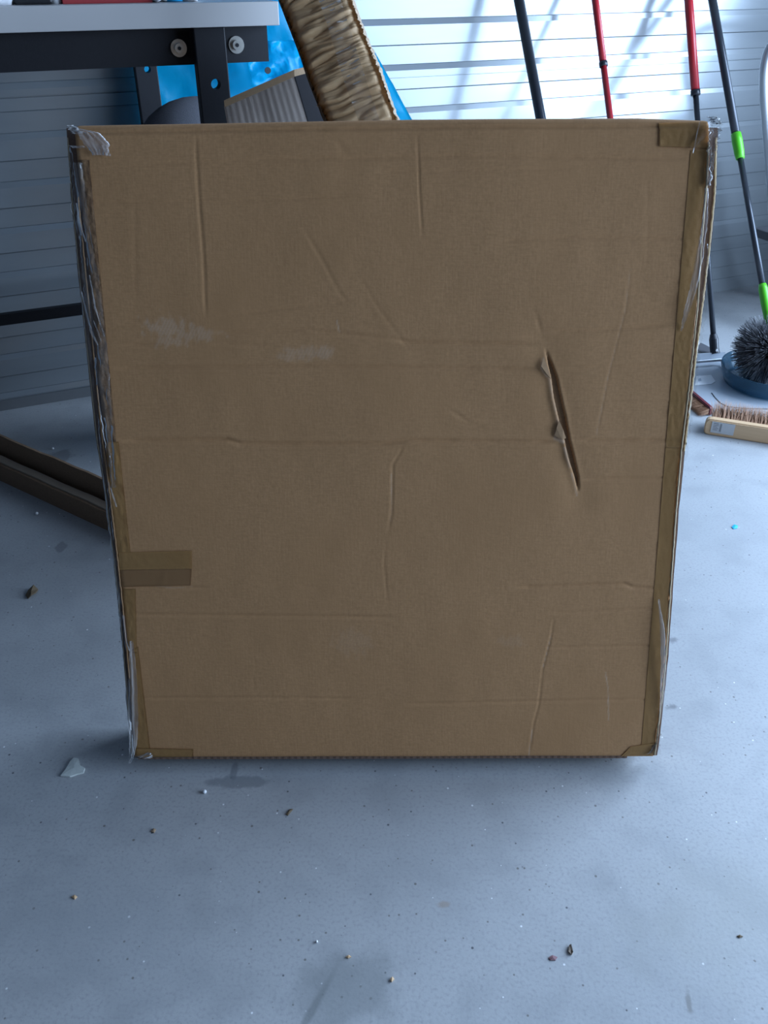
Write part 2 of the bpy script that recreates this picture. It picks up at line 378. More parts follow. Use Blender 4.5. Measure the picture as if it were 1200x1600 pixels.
CREASES = [  # pixel polyline, amplitude mm, half width mm
    ([(120, 208), (330, 204), (700, 199), (1080, 197)], 1.1, 1.6),
    ([(390, 249), (560, 247), (720, 244), (1075, 248)], .55, 2.0),
    ([(580, 268), (740, 267), (900, 264)], .35, 1.8), ([(170, 262), (300, 254), (395, 252)], .3, 1.6),
    ([(770, 376), (900, 372), (1085, 374)], .55, 2.0), ([(380, 312), (430, 312), (560, 306)], .35, 1.6), ([(130, 318), (300, 315), (400, 314)], .35, 1.8),
    ([(330, 496), (480, 478), (560, 472)], .3, 1.8), ([(330, 520), (480, 516), (600, 527)], .55, 1.8),
    ([(600, 529), (640, 535), (840, 538)], .9, 2.2), ([(848, 520), (930, 517), (1060, 506)], .6, 2.0),
    ([(175, 575), (400, 573), (600, 573), (845, 577)], .75, 2.0), ([(870, 575), (1060, 571)], .45, 1.8),
    ([(180, 502), (235, 500)], .5, 1.8), ([(180, 538), (250, 540)], .5, 1.8), ([(330, 537), (430, 540)], .4, 1.8),
    ([(185, 688), (355, 687), (375, 693), (480, 694), (600, 693), (640, 688), (880, 691)], 1.0, 2.2),
    ([(895, 690), (1065, 688)], .9, 2.2), ([(880, 630), (1070, 628)], .35, 1.6), ([(905, 749), (1055, 747)], .55, 1.8),
    ([(195, 917), (330, 918)], .5, 1.8), ([(800, 918), (975, 912), (990, 918), (1040, 918)], .8, 2.0), ([(860, 958), (1040, 950)], .5, 1.8),
    ([(200, 960), (380, 962), (620, 964)], .55, 2.0), ([(850, 1012), (1040, 1008)], .5, 1.8), ([(215, 1091), (400, 1090), (560, 1092)], .35, 1.8), ([(630, 1100), (1030, 1092)], .45, 1.8),
    ([(305, 210), (310, 300), (318, 400), (322, 500)], 1.2, 1.7),
    ([(652, 205), (655, 290), (660, 375)], 1.3, 1.1),
    ([(632, 692), (626, 705), (614, 725), (612, 800), (606, 835)], 1.0, 1.6), ([(603, 845), (600, 880), (606, 950)], .55, 1.4),
    ([(866, 960), (862, 990), (848, 1045), (842, 1100), (834, 1130), (826, 1183)], 1.0, 1.3),
    ([(470, 350), (500, 400), (535, 465)], .5, 2.0), ([(525, 450), (545, 475)], 1.3, 2.0), ([(560, 430), (590, 480), (650, 560)], .35, 2.0), ([(526, 505), (532, 520)], 1.2, 1.6),
    ([(985, 420), (978, 480), (950, 590), (932, 680)], .5, 1.3), ([(520, 215), (545, 245)], 1.2, 3.0), ([(436, 210), (450, 228)], .9, 3.0),
    ([(395, 1050), (398, 1080)], .6, 1.6), ([(835, 480), (848, 530)], .9, 2.0), ([(700, 640), (735, 660)], .4, 2.0), ([(210, 300), (212, 480)], .3, 3.0), ([(1010, 260), (1013, 420)], .25, 3.0),
]
CR = [([ST(*p) for p in pl], a * .001, w * .001) for pl, a, w in CREASES]
TEAR = [(848, 530), (857, 560), (866, 590), (871, 620), (879, 655), (887, 690), (893, 715), (901, 745), (906, 780)]
TW = [.0, .8, 2.4, 3.4, 3.4, 2.0, 2.4, 1.3, .0]       # half width of the opening, mm
TEARST = [ST(*p) for p in TEAR]
def seg_dist(s, t, a, b):
    ax, ay = a; bx, by = b; dx, dy = bx - ax, by - ay; L2 = dx * dx + dy * dy
    k = np.clip(((s - ax) * dx + (t - ay) * dy) / L2, 0, 1)
    qx, qy = ax + k * dx, ay + k * dy
    side = np.sign(dx * (t - ay) - dy * (s - ax))
    return np.hypot(s - qx, t - qy), k, side
rs = np.random.RandomState(4)
_ph = rs.rand(14, 3)
def lumps(s, t, f):
    r = 0
    for i in range(14):
        a = _ph[i, 0] * 6.283; r = r + np.sin((np.cos(a) * s + np.sin(a) * t) * f * (.6 + _ph[i, 1]) + _ph[i, 2] * 6.283)
    return r / 14
def disp(s, t):
    d = lumps(s, t, 22) * .0016 + lumps(s + 3, t, 90) * .00035 + lumps(s, t * 2.2, 260) * .00010
    for pl, amp, w in CR:
        smin = min(q[0] for q in pl) - .02; smax = max(q[0] for q in pl) + .02; tmin = min(q[1] for q in pl) - .02; tmax = max(q[1] for q in pl) + .02
        m = (s > smin) & (s < smax) & (t > tmin) & (t < tmax)
        if not m.any(): continue
        ss, tt = s[m], t[m]; best = np.full(ss.shape, 9.0); 
        for a, b in zip(pl, pl[1:]):
            dd, k, sd = seg_dist(ss, tt, a, b); best = np.minimum(best, dd)
        wob = 1 + .5 * lumps(ss, tt, 150)
        fade = np.clip(np.minimum(np.hypot(ss - pl[0][0], tt - pl[0][1]), np.hypot(ss - pl[-1][0], tt - pl[-1][1])) / .022, 0, 1)
        vert = 1.9 if abs(pl[0][1] - pl[-1][1]) < abs(pl[0][0] - pl[-1][0]) else .48
        g = vert * (-amp * wob * np.exp(-(best / w) ** 2) + amp * .12 * np.exp(-((best - 2.4 * w) / w) ** 2))
        d[m] += g * fade
    # the tear: right side sinks in, left lip stands out
    best = np.full(s.shape, 9.0); wid = np.zeros(s.shape); sd0 = np.zeros(s.shape)
    for i, (a, b) in enumerate(zip(TEARST, TEARST[1:])):
        dd, k, sd = seg_dist(s, t, a, b); w = (TW[i] * (1 - k) + TW[i + 1] * k) * .001
        m = dd < best; best = np.where(m, dd, best); wid = np.where(m, w, wid); sd0 = np.where(m, sd, sd0)
    hole = 1 / (1 + np.exp((best - wid) / .00045))
    hole = hole * np.clip((wid - .0004) / .0009, 0, 1)
    d = d - hole * .010
    lip = np.where(sd0 < 0, np.exp(-((best - wid - .003) / .004) ** 2) * .0022, np.exp(-((best - wid - .002) / .003) ** 2) * .0006) * (best > wid) * (wid > .0003) * (wid / .004)
    # left lip (sd0 sign checked by the side of the line)
    d = d + lip
    d = d - .0012 * np.exp(-(best / .02) ** 2)
    return d, hole
def edge_round(s, t):
    dl = s - eL(t); dr = eR(t) - s; dt = topT(s) - t; db = t
    o = 0
    for dd, r, k in ((dl, .006, .004), (dr, .003, .002), (dt, .013, .013), (db, .006, .004)):
        x = np.clip(1 - dd / r, 0, 1); o = o - k * (1 - np.sqrt(1 - x * x * .999))
    return o
NU, NV = 470, 500
uu, vv = np.meshgrid(np.linspace(0, 1, NU), np.linspace(0, 1, NV))
T0 = vv * .80
tt = vv * 1.0
sL = None
# iterate once so that the top follows its slight curve
sg = eL(vv * .8) * (1 - uu) + eR(vv * .8) * uu
tg = vv * topT(sg); sg = eL(tg) * (1 - uu) + eR(tg) * uu
dg, hole = disp(sg, tg); dg = dg + edge_round(sg, tg)
co = np.stack([sg, -dg, tg], -1).reshape(-1, 3)
idx = np.arange(NU * NV).reshape(NV, NU)
quads = np.stack([idx[:-1, :-1], idx[:-1, 1:], idx[1:, 1:], idx[1:, :-1]], -1).reshape(-1, 4)
ring = np.concatenate([idx[0, :], idx[1:, -1], idx[-1, -2::-1], idx[-2:0:-1, 0]])
TH_P = .006
skirt = co[ring].copy(); skirt[:, 1] = np.maximum(skirt[:, 1], 0) + TH_P
nb = len(co); co2 = np.vstack([co, skirt]); nr = len(ring)
sk = np.array([[ring[i], nb + i, nb + (i + 1) % nr, ring[(i + 1) % nr]] for i in range(nr)])
allf = np.vstack([quads, sk])
me = bpy.data.meshes.new('front_panel')
me.vertices.add(len(co2)); me.vertices.foreach_set('co', co2.ravel())
me.loops.add(len(allf) * 4); me.loops.foreach_set('vertex_index', allf.ravel().astype(np.int32))
me.polygons.add(len(allf)); me.polygons.foreach_set('loop_start', np.arange(len(allf), dtype=np.int32) * 4)
me.update(calc_edges=True)
me.materials.append(M['card']); me.materials.append(M['card_cut'])
mi = np.zeros(len(allf), np.int32); side = np.arange(nr); mi[len(quads):] = np.where((side > NU) & (side < NU + NV - 2), 1, 0)
me.polygons.foreach_set('material_index', mi); me.polygons.foreach_set('use_smooth', np.array([True] * len(quads) + [False] * nr))
# pale scuffs where the paper is rubbed
def scuff_field(s, t):
    out = np.zeros(s.shape)
    def blob(px, py, rx, ry, amt, ang=0, fx=500, fy=90):
        nonlocal out
        c = ST(px, py); ds, dt = s - c[0], t - c[1]; ca, sa = math.cos(ang), math.sin(ang)
        x, y = (ds * ca + dt * sa) / rx, (-ds * sa + dt * ca) / ry
        q = np.hypot(x, y) + .55 * lumps(s * 1.0, t * 1.0, 420) * 2 + .25 * lumps(s + 1, t, 900) * 2
        k = np.clip((1.0 - q) * 2.2, 0, 1) * (.75 + .25 * np.sin(s * 2600 + t * 800))
        out = np.maximum(out, k * amt)
    blob(262, 512, .030, .013, .34); blob(305, 522, .028, .010, .30); blob(265, 533, .022, .008, .28); blob(325, 520, .016, .005, .22)
    blob(480, 552, .034, .009, .26); blob(505, 550, .014, .009, .30); blob(450, 558, .02, .006, .2)
    blob(552, 1003, .03, .022, .10); blob(800, 1002, .02, .010, .10); blob(120, 255, .006, .012, .3)
    def line(pl, w, amt):
        nonlocal out
        pl = [ST(*p) for p in pl]; best = np.full(s.shape, 9.0)
        for a, b in zip(pl, pl[1:]): best = np.minimum(best, seg_dist(s, t, a, b)[0])
        out = np.maximum(out, np.clip(1.4 - best / w, 0, 1) * amt * (.7 + .3 * lumps(s, t, 300) * 3))
    line([(946, 1050), (950, 1075), (951, 1125)], .0009, .55)
    line([(195, 914), (240, 915), (270, 919), (300, 917)], .0009, .3)
    line([(612, 740), (611, 815)], .0006, .35); line([(526, 500), (530, 518)], .0008, .5)
    line([(849, 560), (846, 575), (855, 588)], .0012, .6); line([(858, 590), (866, 630), (872, 660)], .0022, .28); line([(873, 665), (868, 685), (880, 690)], .0025, .5); line([(882, 700), (890, 730)], .0016, .5); line([(893, 740), (902, 775)], .0010, .4)
    line([(826, 1183), (832, 1140)], .0006, .6); line([(862, 990), (848, 1045)], .0005, .4)
    line([(985, 420), (978, 480), (950, 590), (932, 680)], .0006, .22)
    return np.clip(out, 0, 1)
sc_a = np.zeros(len(co2)); sc_a[:nb] = .62 * scuff_field(sg, tg).ravel() * (1 - hole.ravel())
tr_a = np.zeros(len(co2)); tr_a[:nb] = np.clip(hole.ravel() * 1.3 - .2, 0, 1) * .8  # weight of the shade colour painted inside the gash
at = me.attributes.new('scuff', 'FLOAT', 'POINT'); at.data.foreach_set('value', sc_a)
at = me.attributes.new('tear', 'FLOAT', 'POINT'); at.data.foreach_set('value', tr_a)
me.update()
o = bpy.data.objects.new('front_panel', me); C.objects.link(o); o.parent = carton

def outline_slab(name, Lf, Rf, y0, y1, tb, dtop, mats, wob=0.0, seed=0):   # slab following left/right edges, in carton coordinates
    bm = bmesh.new(); n = 60; f0 = []; f1 = []
    ts = [tb + (dtop - tb) * i / (n - 1) for i in range(n)]
    left = [(Lf(t) + wob * fbm(t * 30, seed), t) for t in ts]; right = [(Rf(t) + wob * fbm(t * 30, seed + 7), t) for t in ts]
    grid = []
    for (a, t), (b, _) in zip(left, right):
        grid.append([bm.verts.new((a, y0, t)), bm.verts.new((b, y0, t)), bm.verts.new((b, y1, t)), bm.verts.new((a, y1, t))])
    for g, h in zip(grid, grid[1:]):
        for k in range(4):
            f = bm.faces.new((g[k], g[(k + 1) % 4], h[(k + 1) % 4], h[k])); f.material_index = (0, 1, 0, 1)[k]
    bm.faces.new(grid[0][::-1]); bm.faces.new(grid[-1])
    return obj(name, bm, mats, carton)
topm = float(topT(0.0))
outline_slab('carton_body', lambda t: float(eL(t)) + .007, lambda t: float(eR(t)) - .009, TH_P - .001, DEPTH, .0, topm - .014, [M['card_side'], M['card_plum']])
# second cardboard layer just behind the front panel, standing a little proud at both sides
SR = [(1121, 203), (1118, 300), (1108, 400), (1098, 480), (1089, 550), (1080, 620), (1070, 700), (1060, 800), (1052, 900), (1044, 1020), (1037, 1090), (1028, 1170), (1024, 1187)]
SL = [(105, 203), (111, 300), (123, 430), (137, 560), (151, 690), (163, 760), (174, 850), (186, 950), (196, 1060), (205, 1187)]
def edge_at(pxs, off):
    st = sorted([ST(p[0], p[1], off)[::-1] for p in pxs]); t = [q[0] for q in st]; s = [q[1] for q in st]
    return lambda tt: float(np.interp(tt, t, s))
outline_slab('rear_flap', edge_at(SL, -.016), edge_at(SR, -.016), .014, .0175, -.006, topm - .008, [M['card_plum'], M['card_cut']], .0010, 3)  # front face coloured dark for the shaded gap between layers
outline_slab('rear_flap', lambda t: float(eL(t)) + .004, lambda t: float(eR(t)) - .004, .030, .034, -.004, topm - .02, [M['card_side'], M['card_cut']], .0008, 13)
def cut_edge(pxs, off, rad, seed, m=None, rag=.0006):     # raw corrugated edge
    bm = bmesh.new(); pts = []
    nn_ = 220; A = np.array(pxs, float); L_ = np.linspace(0, len(A) - 1, nn_)
    for k in L_:
        i = min(int(k), len(A) - 2); x, y = A[i] * (1 - (k - i)) + A[i + 1] * (k - i)
        s_, t_ = ST(x, y, off); pts.append(Vector((s_ + rag * fbm(k * 9, seed), -off - rag * fbm(k * 9, seed + 4), t_)))
    tube(bm, pts, [rad * (1 + .35 * fbm(k * 14, seed + 8)) for k in L_], 8)
    return obj('cut_edge', bm, m or M['card_cut'], carton, smooth=True)
cut_edge([(1107, 222), (1104, 290), (1096, 380), (1090, 480), (1083, 545), (1075, 620), (1065, 700), (1056, 800), (1049, 900), (1041, 1020), (1034, 1090), (1023, 1180)], .0005, .0011, 1)
cut_edge([(1119, 215), (1117, 300), (1107, 400), (1097, 480), (1088, 550), (1080, 620), (1069, 705)], -.013, .0011, 2)
cut_edge([(106, 215), (112, 300), (124, 430), (138, 560), (152, 690), (164, 760), (175, 850), (187, 950), (197, 1060), (206, 1180)], -.013, .0007, 3, rag=.0003)
cut_edge([(121, 300), (134, 430), (147, 560), (160, 690), (170, 760), (181, 850), (192, 950), (202, 1060)], .0005, .0009, 4, m=M['card_side'])
# corrugated strip showing under the front edge
bm = bmesh.new()
n = 300; x0, x1 = float(eL(0)) + .004, float(eR(0)) - .035
pa = []
for i in range(n):
    x = x0 + (x1 - x0) * i / (n - 1); w = .0003 * math.sin(i * 1.6)
    pa.append([bm.verts.new((x, .0065 + w, -.0055)), bm.verts.new((x, .0065 + w, .001)), bm.verts.new((x, .011, .001)), bm.verts.new((x, .011, -.0055))])
for g, h in zip(pa, pa[1:]):
    for k in range(4): bm.faces.new((g[k], h[k], h[(k + 1) % 4], g[(k + 1) % 4]))
bm.faces.new(pa[0]); bm.faces.new(pa[-1][::-1])
obj('bottom_edge', bm, M['card_plum'], carton)
# small torn flaps along the gash
for pl in ([(849, 558), (845, 572), (850, 583), (860, 592), (856, 575)], [(873, 656), (869, 668), (866, 680), (878, 687), (884, 684), (879, 670)], [(882, 690), (886, 712), (893, 732), (889, 712)]):
    bm = bmesh.new(); st = [ST(*p) for p in pl]
    fr = [bm.verts.new((s, -.0020 - .0010 * (k % 2), t)) for k, (s, t) in enumerate(st)]; bk = [bm.verts.new((s, -.0015 - .001 * (k % 2), t)) for k, (s, t) in enumerate(st)]
    bm.faces.new(fr); bm.faces.new(bk[::-1])
    for k in range(len(fr)): bm.faces.new((fr[k], bk[k], bk[(k + 1) % len(fr)], fr[(k + 1) % len(fr)]))
    obj('torn_flap', bm, M['card_tornflap'] if 'card_tornflap' in M else M.setdefault('card_tornflap', mat('torn_paper', (.40, .25, .14), (.34, .20, .11), rough=.95, scale=200, spec=.1)), carton, label='pale curled paper at the gash')

def quad_grid(corners, nu, nv):     # corners TL TR BR BL in pixels
    out = []
    for j in range(nv):
        b = j / (nv - 1); row = []
        for i in range(nu):
            a = i / (nu - 1)
            x = (corners[0][0] * (1 - a) + corners[1][0] * a) * (1 - b) + (corners[3][0] * (1 - a) + corners[2][0] * a) * b
            y = (corners[0][1] * (1 - a) + corners[1][1] * a) * (1 - b) + (corners[3][1] * (1 - a) + corners[2][1] * a) * b
            row.append((x, y))
        out.append(row)
    return out
def tape(corners, m, nu=20, nv=60, off=.0004, wr=.0004, seed=0, label=None, edge=0.0):
    g = quad_grid(corners, nu, nv)
    s = np.array([[ST(*p)[0] for p in r] for r in g]); t = np.array([[ST(*p)[1] for p in r] for r in g])
    if edge:
        jit = np.array([fbm(j * .35, seed + 2.2) for j in range(nv)]) * edge; s[:, 0] += jit
    s = np.minimum(np.maximum(s, eL(t) + .0008), eR(t) - .0008); t = np.minimum(t, topT(s) - .001)
    d, _ = disp(s, t); d = d + edge_round(s, t)
    bm = bmesh.new(); vf = []; 
    for j in range(nv):
        row = []
        for i in range(nu):
            w = abs(fbm(s[j, i] * 120 + seed, t[j, i] * 45, seed)) * wr
            row.append(bm.verts.new((s[j, i], -(d[j, i] + off + w), t[j, i])))
        vf.append(row)
    for j in range(nv - 1):
        for i in range(nu - 1): bm.faces.new((vf[j][i], vf[j][i + 1], vf[j + 1][i + 1], vf[j + 1][i]))
    r = bmesh.ops.solidify(bm, geom=list(bm.faces), thickness=.00015)
    return obj('packing_tape', bm, m, carton, smooth=True, label=label)
tape([(1079, 235), (1112, 232), (1066, 700), (1040, 700)], M['tape'], 14, 160, seed=1, wr=.0007, label='brown tape down the right edge')
tape([(1040, 700), (1066, 700), (1024, 1180), (1001, 1180)], M['tape'], 12, 120, seed=2, wr=.0005)
tape([(1030, 192), (1110, 188), (1108, 232), (1030, 229)], M['tape'], 30, 16, seed=3, off=.0012, wr=.0008)
tape([(165, 690), (186, 690), (206, 880), (180, 880)], M['tape'], 12, 60, seed=4, wr=.0012)
tape([(186, 863), (300, 860), (300, 888), (186, 890)], M['tape'], 30, 12, seed=5, off=.0010, wr=.0004)
tape([(186, 890), (300, 888), (298, 914), (190, 917)], mat('faint_clear_tape', (.46, .25, .11), (.42, .225, .095), rough=.4, scale=30), 30, 12, seed=6, off=.0010, wr=.0005)
tape([(186, 920), (212, 920), (214, 1020), (196, 1020)], M['tape'], 12, 40, seed=7, wr=.0008)
tape([(196, 1020), (216, 1010), (236, 1180), (208, 1180)], M['tape'], 12, 60, seed=8, wr=.0008)
tape([(208, 1168), (302, 1170), (302, 1183), (208, 1184)], M['tape'], 30, 8, seed=9, off=.001, wr=.0005)
tape([(985, 1166), (1024, 1160), (1021, 1182), (970, 1182)], M['tape'], 20, 10, seed=10, off=.001, wr=.0006)
tape([(120, 250), (140, 250), (182, 690), (160, 690)], mat('wrinkled_tape', (.42, .26, .15), (.32, .175, .08), rough=.3, scale=60, bump=.8, bscale=160), 12, 120, seed=12, wr=.0022)

def ribbon(pl, m, off0=.004, name='film_fold', rag=.0015, nu=7, amp=.003, seed=0, n=60, label=None):
    # pl: (px, py, width_px, off) along the length
    ks = np.linspace(0, len(pl) - 1, n); A = np.array([[p[0], p[1], p[2], p[3] if len(p) > 3 else off0] for p in pl], float)
    bm = bmesh.new(); rows = []
    for j, k in enumerate(ks):
        i = min(int(k), len(pl) - 2); f = k - i; x, y, w, of = A[i] * (1 - f) + A[i + 1] * f
        row = []
        for q in range(nu):
            a = q / (nu - 1) - .5
            s, t = ST(x + a * w, y)
            s += rag * fbm(j * .45, a * 1.5, seed); h = of + amp * mnoise.noise(Vector((j * .045 + q * .12, q * .8, seed + 5.3))) + amp * .35 * mnoise.noise(Vector((j * .13 - q * .3, q * 1.9, seed + 9.1)))
            row.append(bm.verts.new((s, -h, t)))
        rows.append(row)
    for a, b in zip(rows, rows[1:]):
        for q in range(nu - 1): bm.faces.new((a[q], a[q + 1], b[q + 1], b[q]))
    return obj(name, bm, m, carton, smooth=True, label=label)
# loose crinkled film along the edges
ribbon([(122, 255, 16), (131, 340, 18), (143, 430, 24), (155, 520, 24), (163, 600, 20), (172, 680, 14), (180, 760, 8)], M['film'], .005, seed=1, n=130, amp=.006, rag=.0015, nu=9)
ribbon([(108, 230, 7, 0), (117, 330, 8, 0), (131, 450, 12, 0), (142, 560, 12, 0), (156, 680, 10, 0), (170, 800, 8, 0), (182, 900, 6, 0), (196, 1040, 6, 0), (206, 1180, 5, 0)], M['film'], .0, seed=2, n=160, amp=.004, rag=.002, nu=6)
ribbon([(123, 318, 2), (127, 345, 3), (137, 378, 2)], M['film_dense'], .008, seed=3, n=20, amp=.001, rag=.0005, nu=4)
ribbon([(132, 455, 1.5), (142, 500, 3), (148, 520, 5), (157, 538, 1.5)], M['film_dense'], .010, seed=4, n=30, amp=.0012, rag=.0004, nu=4)
ribbon([(143, 430, 2), (152, 480, 2.5), (166, 525, 2)], M['film_dense'], .008, seed=5, n=30, amp=.001, rag=.001, nu=4)
ribbon([(150, 500, 2), (158, 520, 2), (162, 535, 1.5)], M['film_dense'], .009, seed=6, n=14, amp=.001, rag=.0005, nu=4)
ribbon([(172, 752, 1.5), (178, 770, 2.5), (184, 790, 1.5)], M['film_dense'], .006, seed=7, n=14, amp=.001, rag=.0005, nu=4)
ribbon([(112, 200, 14, .002), (140, 208, 34, .003), (152, 225, 40, .004), (158, 243, 22, .003)], M['film_dense'], .003, seed=8, n=26, amp=.003, rag=.002, nu=14)
ribbon([(112, 196, 12, .003), (117, 204, 18, .005), (124, 210, 22, .004)], M['film_dense'], .004, seed=9, n=12, amp=.005, rag=.004, nu=8)
ribbon([(120, 228, 28, .003), (128, 232, 22, .004)], M['film_dense'], .004, seed=10, n=6, amp=.003, rag=.004, nu=10)
ribbon([(164, 228, 5, .004), (171, 245, 8, .006)], M['film_dense'], .004, seed=11, n=8, amp=.003, rag=.002, nu=5)
ribbon([(1111, 183, 14, .004), (1113, 196, 20, .008), (1112, 212, 16, .006), (1110, 240, 8, .004), (1106, 290, 5, .004)], M['film_dense'], .006, seed=12, n=40, amp=.009, rag=.004, nu=11, label='whitish bunched film at the top right corner')
ribbon([(1108, 200, 8, .006), (1094, 215, 12, .006), (1082, 232, 8, .005)], M['film'], .005, seed=13, n=20, amp=.003, rag=.002, nu=8)
ribbon([(1092, 190, 1.5, .004), (1086, 212, 1.5, .005), (1081, 240, 1.5, .004)], M['film_dense'], .005, seed=14, n=20, amp=.001, rag=.0004, nu=3)
ribbon([(1101, 295, 6, .006), (1096, 350, 9, .010), (1088, 400, 10, .012), (1079, 450, 11, .010), (1070, 485, 9, .006), (1063, 517, 2, .003)], M['film_dense'], .008, seed=15, n=80, amp=.003, rag=.0008, nu=8)
ribbon([(1102, 380, 8, .0), (1104, 430, 12, .0), (1096, 500, 10, 0), (1088, 560, 9, 0), (1080, 640, 7, 0), (1070, 720, 5, 0)], M['film'], .0, seed=16, n=110, amp=.005, rag=.0022, nu=7)
ribbon([(1028, 935, 2, .003), (1032, 980, 7, .008), (1034, 1040, 9, .008), (1033, 1085, 6, .004), (1030, 1125, 2, .003)], M['film_dense'], .006, seed=17, n=50, amp=.002, rag=.0006, nu=6)
ribbon([(1030, 1130, 5, 0), (1028, 1160, 6, .002), (1020, 1176, 22, .004)], M['film'], .003, seed=18, n=26, amp=.004, rag=.003, nu=8)
ribbon([(206, 1000, 7, .003), (210, 1050, 13, .008), (211, 1110, 17, .010), (212, 1150, 12, .010), (207, 1180, 7, .006), (203, 1190, 5, .004)], M['film_dense'], .008, seed=19, n=60, amp=.003, rag=.0010, nu=9, label='greyish film hanging at the bottom left corner')
ribbon([(194, 960, 3, .003), (200, 1000, 2, .006), (207, 1025, 1.5, .005)], M['film_dense'], .006, seed=20, n=20, amp=.001, rag=.0004, nu=3)
ribbon([(208, 1180, 6, .003), (225, 1182, 26, .005), (236, 1174, 6, .004)], M['film'], .005, seed=21, n=20, amp=.004, rag=.002, nu=9)

# ------------------------------------------------------------------ workbench on the left
TV = 1.61
uR = W(436, 20, TV).dot(U); uL = uR - 1.25
zt = W(0, 10, TV).z; zb = W(0, 52, TV).z
bench = thing('workbench', 'black metal framed workbench with a thick pale grey top at the left', 'table', R(uL, TV, 0))
bm = bmesh.new(); rbox(bm, uL, uR, TV, 2.088, zb, zt, .0015); local(obj('tabletop', bm, M['tabletop']), bench)
def holed_bar(name, bm): return local(obj(name, bm, M['black']), bench)
zr = W(300, 102, TV + .02).z
bm = bmesh.new(); rbox(bm, uL + .02, W(418, 60, TV + .03).dot(U), TV + .03, TV + .05, zr, zb); holed_bar('front_rail', bm)
bm = bmesh.new(); rbox(bm, uL + .02, uR - .05, 2.065, 2.08, zr + .02, zb); holed_bar('rear_rail', bm)
lu0 = W(304, 70, TV + .01).dot(U); lu1 = W(353, 70, TV + .01).dot(U)
def leg(u0, u1, v0, v1, hz=None):
    bm = bmesh.new(); rbox(bm, u0, u1, v0, v1, 0, zb, .002)
    o = holed_bar('leg', bm)
    return o
front_leg = leg(lu0, lu1, TV + .008, TV + .030)
leg(uL + .02, uL + .08, TV + .008, TV + .030)
ru0 = W(211, 108, 2.06).dot(U); ru1 = W(246, 108, 2.06).dot(U)
rear_leg = leg(ru0, ru1, 2.06, 2.085)
leg(uL + .02, uL + .07, 2.06, 2.085)
# bolt holes really drilled through the front and rear leg
def drill(o, c, r):
    bm = bmesh.new(); tube(bm, [c - V * .1, c + V * .1], r, 20)
    cut = obj('cut', bm, M['black']); md = o.modifiers.new('hole', 'BOOLEAN'); md.object = cut; md.solver = 'EXACT'
    bpy.context.view_layer.update()
    dg = bpy.context.evaluated_depsgraph_get(); me = bpy.data.meshes.new_from_object(o.evaluated_get(dg))
    o.modifiers.clear(); o.data = me; bpy.data.objects.remove(cut)
drill(front_leg, W(336, 131, TV + .015), .0085)
drill(rear_leg, W(230, 108, 2.065), .007)
for u0 in (ru0 + .01, uL + .03):
    bm = bmesh.new(); rbox(bm, u0, u0 + .02, TV + .03, 2.06, zr + .01, zr + .05); holed_bar('side_rail', bm)
zs0 = W(0, 506, 2.06).z; zs1 = W(0, 489, 2.06).z
bm = bmesh.new(); rbox(bm, uL + .02, ru1, 2.045, 2.06, zs0, zs1); holed_bar('lower_rail', bm)
for (px, py, nm) in ((279, 75, 'bolt'), (369, 70, 'bolt')):
    c = W(px, py, TV + .03)
    bm = bmesh.new()
    for (r0, r1, d0, d1) in ((0, .0135, 0, .0022), (0, .0075, .002, .007)):
        tube(bm, [c - V * d0, c - V * d1], r1, 24)
    local(obj('bolt', bm, M['steel'], label='silver bolt with washer'), bench)
    bm = bmesh.new(); tube(bm, [c - V * .0071, c - V * .0078], .0032, 6)
    local(obj('hex_socket', bm, M['black']), bench)

# things on the workbench, only their feet show at the frame's top edge
def lumpbag(bm, c, rx, ry, rz, amp=.35, seed=0, n=3):
    r = bmesh.ops.create_icosphere(bm, subdivisions=n, radius=1)
    for v in r['verts']:
        d = v.co.normalized(); k = 1 + amp * fbm(d.x * 1.7 + seed, d.y * 1.7, d.z * 1.7) + amp * .35 * abs(fbm(d.x * 6, d.y * 6 + seed, d.z * 6))
        p = Vector((d.x * rx, d.y * ry, max(d.z * rz, -rz * .6))) * k
        p.z = max(p.z, -rz * .6)
        v.co = Vector(c) + U * p.x + V * p.y + Vector((0, 0, p.z + rz * .6))
def bu(px, v=TV + .03): return W(px, 8, v).dot(U)
bm = bmesh.new(); lumpbag(bm, R(bu(-18), TV + .05, zt), .034, .06, .045, seed=1)
tag(obj('plastic_bag', bm, M['bagwhite'], smooth=True), 'white plastic bag at the far left end of the bench top', 'bag')
bm = bmesh.new(); rbox(bm, bu(24), bu(84), TV + .03, TV + .18, zt, zt + .10, .004)
cs = thing('tool_case', 'black case standing on the bench top between white bag and red box', 'case', R(bu(24), TV + .03, zt))
local(obj('body', bm, M['blackplastic']), cs)
bm = bmesh.new(); rbox(bm, bu(50), bu(62), TV + .022, TV + .03, zt + .03, zt + .05, .002); local(obj('latch', bm, M['steel']), cs)
bm = bmesh.new(); tube(bm, [R(bu(91), TV + .05, zt), R(bu(91), TV + .05, zt + .012), R(bu(91), TV + .05, zt + .02), R(bu(91), TV + .05, zt + .06)], [.008, .009, .006, .006], 18)
tag(obj('white_cap', bm, M['paper'], smooth=True), 'small whitish plastic cap beside the black case on the bench', 'cap')
bm = bmesh.new(); rbox(bm, bu(99), bu(240), TV + .035, TV + .16, zt, zt + .012, .001)
rb = thing('flat_box', 'flat dark red printed box lying on the bench top', 'box', R(bu(99), TV + .035, zt))
local(obj('tray', bm, M['redbox']), rb)
bm = bmesh.new(); rbox(bm, bu(160), bu(236), TV + .04, TV + .16, zt + .012, zt + .03, .001); local(obj('lid', bm, M['paper'], label='pale raised lid'), rb)
bm = bmesh.new(); lumpbag(bm, R(bu(252), TV + .06, zt), .018, .03, .03, seed=4)
tag(obj('plastic_bag', bm, M['bagwhite'], smooth=True), 'crumpled clear bag between the red box and the blue roll', 'bag')
